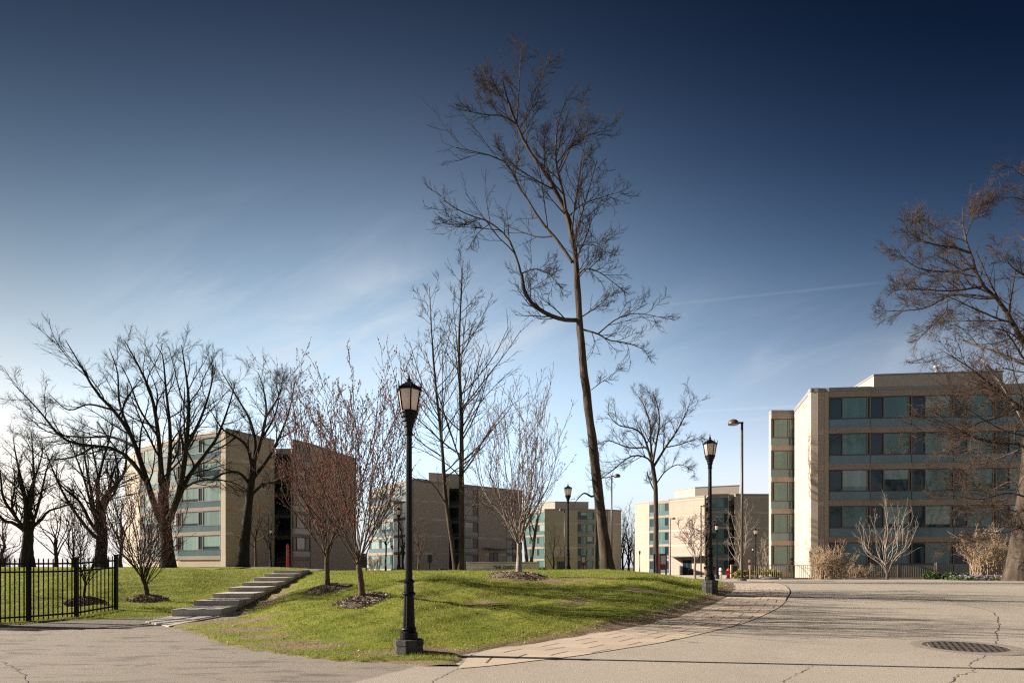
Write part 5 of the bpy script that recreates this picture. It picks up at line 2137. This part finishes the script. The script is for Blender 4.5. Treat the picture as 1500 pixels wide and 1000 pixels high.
emergency_post(421.5, 834, 796, 'red emergency call post with blue lamp at the dark recess', 64)
b = px2(1097.5, 848, 41)
root = empty('marker_post', tuple(b), 'slim red post at the left end of the tan metal fence', 'post')
m = MB()
m.smooth = True
m.lathe([(.06, -.1), (.06, 1.2), (0, 1.22)], 10)
m.build('post', M['red_paint'], root)
m = MB()
m.lathe([(.075, 1.2), (.075, 1.36), (.02, 1.4)], 10)
m.build('cap', M['white_paint'], root)
m = MB()
m.box(-.1, .1, -.09, -.062, .72, .98)
m.build('plate', M['white_paint'], root)

b = px2(1055.5, 847, 44)
root = empty('bollard', tuple(b), 'white bollard with red bands left of the fire hydrant', 'bollard')
m = MB()
m.smooth = True
m.lathe([(.11, -.1), (.11, .72), (.09, .8), (0, .83)], 14)
m.build('post', M['white_paint'], root)
m = MB()
m.lathe([(.114, .5), (.114, .6)], 14)
m.build('band', M['red_paint'], root)

b = px2(1075, 846, 46)
root = empty('litter_bin', tuple(b), 'tan framed dark litter bin right of the fire hydrant', 'bin')
m = MB()
for x in (-.26, .22):
    m.box(x, x + .1, -.08, .08, -.1, 1.05)
m.box(-.16, .22, -.08, .08, .95, 1.05)
m.build('frame', M['tan_metal'], root, bevel=.01)
m = MB()
m.box(-.155, .215, -.15, .2, .0, .93)
m.build('bin', M['black_plastic'], root)


def board_sign(label, px, py, Y, wpx, top, bottom, mat, panel, cat='sign', posts=2):
    b = px2(px, py, Y)
    k = Y / F
    root = empty('sign_board', tuple(b), label, cat)
    hw = wpx / 2 * k
    zt, zb = (py - top) * k, (py - bottom) * k
    m = MB()
    m.box(-hw, hw, -.06, .06, zb, zt)
    bd = m.build('board', mat, root, bevel=.015)
    for s in ((-1, 1) if posts == 2 else (0,)):
        m = MB()
        x = s * hw * .8
        m.box(x - .045, x + .045, -.04, .04, -.2, zb)
        m.build('post', mat, root)
    if panel:
        m = MB()
        m.box(-hw * .62, hw * .62, -.068, -.0605, zb + (zt - zb) * .35, zb + (zt - zb) * .88)
        m.build('panel', panel, bd)
    return root


M['rust_iron'] = rough_mat('rust_iron', (.055, .045, .038), (.1, .08, .066), 12, .7, .2, 40)
M['panel_grey'] = rough_mat('panel_grey', (.5, .47, .46), (.62, .58, .57), 30, .5)
board_sign('maroon map board with pale panel in front of the gnarled oak', 971, 843, 34, 11.5, 810.5, 834, M['maroon'], M['panel_grey'], posts=2)
board_sign('maroon map board with pale panel left of the tallest tree trunk', 854.5, 841, 40, 8, 813.5, 828, M['maroon'], M['panel_grey'], posts=1)
board_sign('plain black sign board on one post left of the twin trunks', 629.5, 837, 45, 7, 812, 824, M['black_plastic'], None, posts=1)
board_sign('tall dark kiosk board behind the budded tree nearest the lamp', 533, 836, 56, 9, 810, 831, M['black_plastic'], None, posts=2)
b = px2(958.5, 844, 33)
root = empty('sign_post', tuple(b), 'plain black post left of the maroon map board', 'post')
m = MB()
m.box(-.05, .05, -.05, .05, -.1, 1.25)
m.build('post', M['black_plastic'], root, bevel=.01)
m = MB()
m.box(-.058, .058, -.058, .058, 1.25, 1.29)
m.build('cap', M['black_plastic'], root)

b = px2(1012, 842, 100)
root = empty('litter_bin', tuple(b), 'dark red litter bin by the sunlit building\'s doorway', 'bin')
m = MB()
m.smooth = True
m.lathe([(.42, -.2), (.45, .9), (.48, .95), (.3, 1.1), (0, 1.12)], 14)
m.build('bin', M['maroon'], root)

# boulder by the kerb
g = G_(95)
b = px2(1128, 849, 38.5)
n_ = 14
V = []
F_ = []
for i in range(7):
    for k_ in range(n_):
        a = 2 * PI * k_ / n_
        r_ = math.sin(PI * (i + .15) / 6.3)
        V.append((math.cos(a) * r_ * .62 * g.uniform(.85, 1.1), math.sin(a) * r_ * .35 * g.uniform(.85, 1.1), (1 - math.cos(PI * i / 6)) * .11))
for i in range(6):
    for k_ in range(n_):
        F_.append((i * n_ + k_, i * n_ + (k_ + 1) % n_, (i + 1) * n_ + (k_ + 1) % n_, (i + 1) * n_ + k_))
o = mesh_np('boulder', V, quads=F_, mats=[M['boulder']])
o.location = b
tag(o, 'low grey boulder at the foot of the tan metal fence', 'rock')


# storm drain
def storm_drain():
    cx, cy = road_hit(1413, 947.5)
    s = float((R(cx, cy + .2) - R(cx, cy - .2)) / .4)
    root = empty('storm_drain', (cx, cy, float(R(cx, cy)) + .004), 'round slotted iron drain grate set in the road', 'drain')
    root.rotation_euler = (math.atan(s), 0, math.radians(-31))
    m = MB()
    n = 40
    vs, fs = [], []
    for r_, z in ((.55, .009), (.72, .007), (.77, .001), (.55, -.10)):
        for k in range(n):
            a = 2 * PI * k / n
            vs.append((r_ * math.cos(a), r_ * math.sin(a), z))
    for i, j in ((0, 1), (1, 2), (3, 0)):
        for k in range(n):
            fs.append((i * n + k, i * n + (k + 1) % n, j * n + (k + 1) % n, j * n + k))
    m.add(vs, fs)
    m.build('collar', M['collar'], root)
    m = MB()
    m.lathe([(.55, .002), (.55, .003)], n)
    m.build('sump', M['black_plastic'], root)
    m = MB()
    for i in range(-6, 7):
        x = i * .085
        L = math.sqrt(max(.548 ** 2 - x * x, 0))
        if L > .05:
            m.box(x - .024, x + .024, -L, L, .0045, .0068)
    m.box(-.54, .54, -.02, .02, .0046, .0074)
    ri = []
    for k in range(n):
        a, a2 = 2 * PI * k / n, 2 * PI * (k + 1) / n
        m.add([(.545 * math.cos(a), .545 * math.sin(a), .0076), (.545 * math.cos(a2), .545 * math.sin(a2), .0076),
               (.515 * math.cos(a2), .515 * math.sin(a2), .0076), (.515 * math.cos(a), .515 * math.sin(a), .0076)], [(0, 1, 2, 3)])
    m.build('grate', M['rust_iron'], root)


storm_drain()


# mulch rings round the young trees
def mulch(b, r, label, seed):
    g = G_(seed)
    root = empty('mulch_ring', (b[0], b[1], b[2]), label, 'mulch', 'mulch rings round the young trees')
    n, rings = 36, 9
    V, Q = [], []
    for i in range(rings + 1):
        rr = r * i / rings
        for k in range(n):
            a = 2 * PI * k / n
            q = rr * (1 + .12 * math.sin(3 * a + seed) + .06 * math.sin(7 * a))
            x, y = b[0] + math.cos(a) * q, b[1] + math.sin(a) * q * .9
            z = float(G(np.array([x]), np.array([y]))[0]) - b[2] + .02 + .13 * (1 - (i / rings) ** 2) + g.normal(0, .012) - (.06 if i == rings else 0)
            V.append((x - b[0], y - b[1], z))
    for i in range(rings):
        for k in range(n):
            Q.append((i * n + k, i * n + (k + 1) % n, (i + 1) * n + (k + 1) % n, (i + 1) * n + k))
    mesh_np('mound', V, quads=Q, mats=[M['mulch']], parent=root)
    nn = 1500
    a = g.uniform(0, 2 * PI, nn)
    rr = r * np.sqrt(g.uniform(0, 1.25, nn))
    x, y = np.cos(a) * rr, np.sin(a) * rr * .9
    z = G(b[0] + x, b[1] + y) - b[2] + .03 + .13 * np.maximum(1 - (rr / r) ** 2, 0)
    c = np.stack([x, y, z], -1)
    t = g.normal(0, 1, (nn, 3)) * np.array((1, 1, .35))
    t /= np.linalg.norm(t, axis=1, keepdims=True)
    u_ = np.cross(t, g.normal(0, 1, (nn, 3)))
    u_ /= np.linalg.norm(u_, axis=1, keepdims=True)
    s = g.uniform(.015, .04, nn)[:, None]
    Vc = np.stack([c - t * s - u_ * s * .3, c + t * s - u_ * s * .3, c + t * s + u_ * s * .3, c - t * s + u_ * s * .3], 1).reshape(-1, 3)
    o = mesh_np('wood_chips', Vc, quads=np.arange(nn * 4).reshape(-1, 4), mats=[M['wood_chip']], parent=root)
    o["kind"] = "stuff"


for b, r, lab, s in zip(tree_feet, (.6, .58, .85, .42, .38), (
        'brown mulch ring under the budded tree nearest the foreground lamp', 'brown mulch ring under the left of the two red budded trees',
        'brown mulch ring before the stone sign wall', 'small mulch ring under the twiggy tree left of the stairs',
        'small mulch ring seen through the iron fence'), range(101, 106)):
    mulch(b, r, lab, s)


# ---------------------------------------------------------------- a walker far off by the doorway
def walker():
    b = px2(1033.2, 842, 96)
    root = empty('person', tuple(b), 'far off person in black jacket and tan trousers beside a black lamp post', 'person')
    me = bpy.data.meshes.new('body')
    pts = [(0, 0, .98), (0, 0, 1.15), (0, 0, 1.4), (0, 0, 1.52), (0, -.01, 1.6), (0, -.01, 1.72),
           (.19, 0, 1.42), (.25, .04, 1.15), (.25, -.08, .92), (.25, -.11, .83),
           (-.19, 0, 1.42), (-.25, -.06, 1.15), (-.24, -.2, .95), (-.24, -.24, .86),
           (.09, 0, .92), (.1, -.12, .5), (.1, -.02, .09), (.1, -.15, .03),
           (-.09, 0, .92), (-.1, .08, .5), (-.1, .25, .12), (-.1, .16, .05)]
    ed = [(0, 1), (1, 2), (2, 3), (3, 4), (4, 5), (2, 6), (6, 7), (7, 8), (8, 9), (2, 10), (10, 11), (11, 12), (12, 13),
          (0, 14), (14, 15), (15, 16), (16, 17), (0, 18), (18, 19), (19, 20), (20, 21)]
    me.from_pydata(pts, ed, [])
    rad = [.15, .14, .16, .06, .08, .085, .07, .05, .038, .035, .07, .05, .038, .035, .09, .06, .045, .04, .09, .06, .045, .04]
    o = bpy.data.objects.new('body', me)
    COL.objects.link(o)
    o.parent = root
    md = o.modifiers.new('skin', 'SKIN')
    for v, r in zip(me.skin_vertices[0].data, rad):
        v.radius = (r, r)
    me.skin_vertices[0].data[0].use_root = True
    o.modifiers.new('sub', 'SUBSURF').levels = 2
    me.materials.append(M['skin'])
    for nm, idx, mat, grow in (('jacket', [0, 1, 2, 6, 7, 8, 10, 11, 12], M['coat'], .015), ('trousers', [0, 14, 15, 16, 18, 19, 20], M['khaki'], .014)):
        m2 = bpy.data.meshes.new(nm)
        mp_ = {i: k for k, i in enumerate(idx)}
        e2 = [(mp_[a], mp_[c]) for a, c in ed if a in mp_ and c in mp_]
        m2.from_pydata([pts[i] for i in idx], e2, [])
        o2 = bpy.data.objects.new(nm, m2)
        COL.objects.link(o2)
        o2.parent = root
        o2.modifiers.new('skin', 'SKIN')
        for v, i in zip(m2.skin_vertices[0].data, idx):
            v.radius = (rad[i] + grow,) * 2
        m2.skin_vertices[0].data[0].use_root = True
        o2.modifiers.new('sub', 'SUBSURF').levels = 2
        m2.materials.append(mat)
    m = MB()
    m.smooth = True
    m.lathe([(.0, 1.62), (.08, 1.64), (.098, 1.7), (.09, 1.77), (.05, 1.815), (0, 1.825)], 12, c=(0, .015, 0))
    m.build('hair', M['hair'], root)


walker()

# ---------------------------------------------------------------- grass and litter
g = G_(200)


def scatter_grass(n, ymax, dens_pow):
    xs, ys = [], []
    tot = 0
    while tot < n:
        m_ = n
        y = 7.8 + (ymax - 7.8) * g.uniform(0, 1, m_) ** dens_pow
        x = g.uniform(-.92, .47, m_) * y
        d = noisy_d(x, y)
        e = edge_bias(x, y)
        br = lawn_bare(x, y)
        ok = (d > .03) & (g.uniform(0, 1, m_) < np.clip((e - .05) / .5, 0.02, 1)) & (g.uniform(0, 1, m_) > br * .9)
        rx, ry_ = x - ST0[0], y - ST0[1]
        al = rx * _sd[0] + ry_ * _sd[1]
        ac = rx * _sn[0] + ry_ * _sn[1]
        ok &= ~((al > -1.9) & (al < ST_L + 1.5) & (ac > -.03) & (ac < ST_W + .05))
        for b in tree_feet:
            ok &= ((x - b[0]) ** 2 + (y - b[1]) ** 2) > .5 ** 2
        xs.append(x[ok])
        ys.append(y[ok])
        tot += ok.sum()
    return np.concatenate(xs)[:n], np.concatenate(ys)[:n]


nb = 230000
x, y = scatter_grass(nb, 24, 1.35)
d = noisy_d(x, y)
z = lawn_z(x, y, d)
clump = .6 + .8 * np.clip(.5 + .5 * np.sin(x * 3.7 + np.sin(y * 2.9) * 2) * np.cos(y * 4.1), 0, 1)
h = g.uniform(.025, .06, nb) * clump
wd = .0032 + .00022 * (y - 8)
az = g.uniform(0, 2 * PI, nb)
ln = g.normal(0, .5, (nb, 2)) * h[:, None]
bx, by = np.cos(az) * wd, np.sin(az) * wd
V = np.stack([np.stack([x - bx, y - by, z - .01], -1), np.stack([x + bx, y + by, z - .01], -1),
              np.stack([x + ln[:, 0], y + ln[:, 1], z + h], -1)], 1).reshape(-1, 3)
gr = mesh_np('grass', V, tris=np.arange(nb * 3).reshape(-1, 3), mats=[M['grass_blade']])
tag(gr, 'short green spring grass growing over the mound', 'grass', kind='stuff')

nl = 2300
x, y = scatter_grass(nl, 24, 1.2)
x2 = np.concatenate([x, inner_c[g.integers(5, 60, 500), 0] - g.uniform(.0, .6, 500)])
y2 = np.concatenate([y, inner_c[g.integers(5, 60, 500), 1]])
y2[nl:] = np.interp(x2[nl:] + .3, inner_c[:60, 0], inner_c[:60, 1]) + g.uniform(0, .5, 500)
nl = len(x2)
z = lawn_z(x2, y2, noisy_d(x2, y2)) + g.uniform(.005, .04, nl)
c = np.stack([x2, y2, z], -1)
t = g.normal(0, 1, (nl, 3)) * np.array((1, 1, .4))
t /= np.linalg.norm(t, axis=1, keepdims=True)
u_ = np.cross(t, np.array((0, 0, 1.)) + g.normal(0, .4, (nl, 3)))
u_ /= np.linalg.norm(u_, axis=1, keepdims=True)
s = g.uniform(.009, .026, nl)[:, None]
V = np.stack([c - t * s, c + u_ * s * .6, c + t * s, c - u_ * s * .6], 1).reshape(-1, 3)
lf = mesh_np('fallen_leaves', V, quads=np.arange(nl * 4).reshape(-1, 4), mats=[M['dead_leaf']])
tag(lf, 'dry tan leaves scattered over the grass and its soil border', 'leaves', kind='stuff')
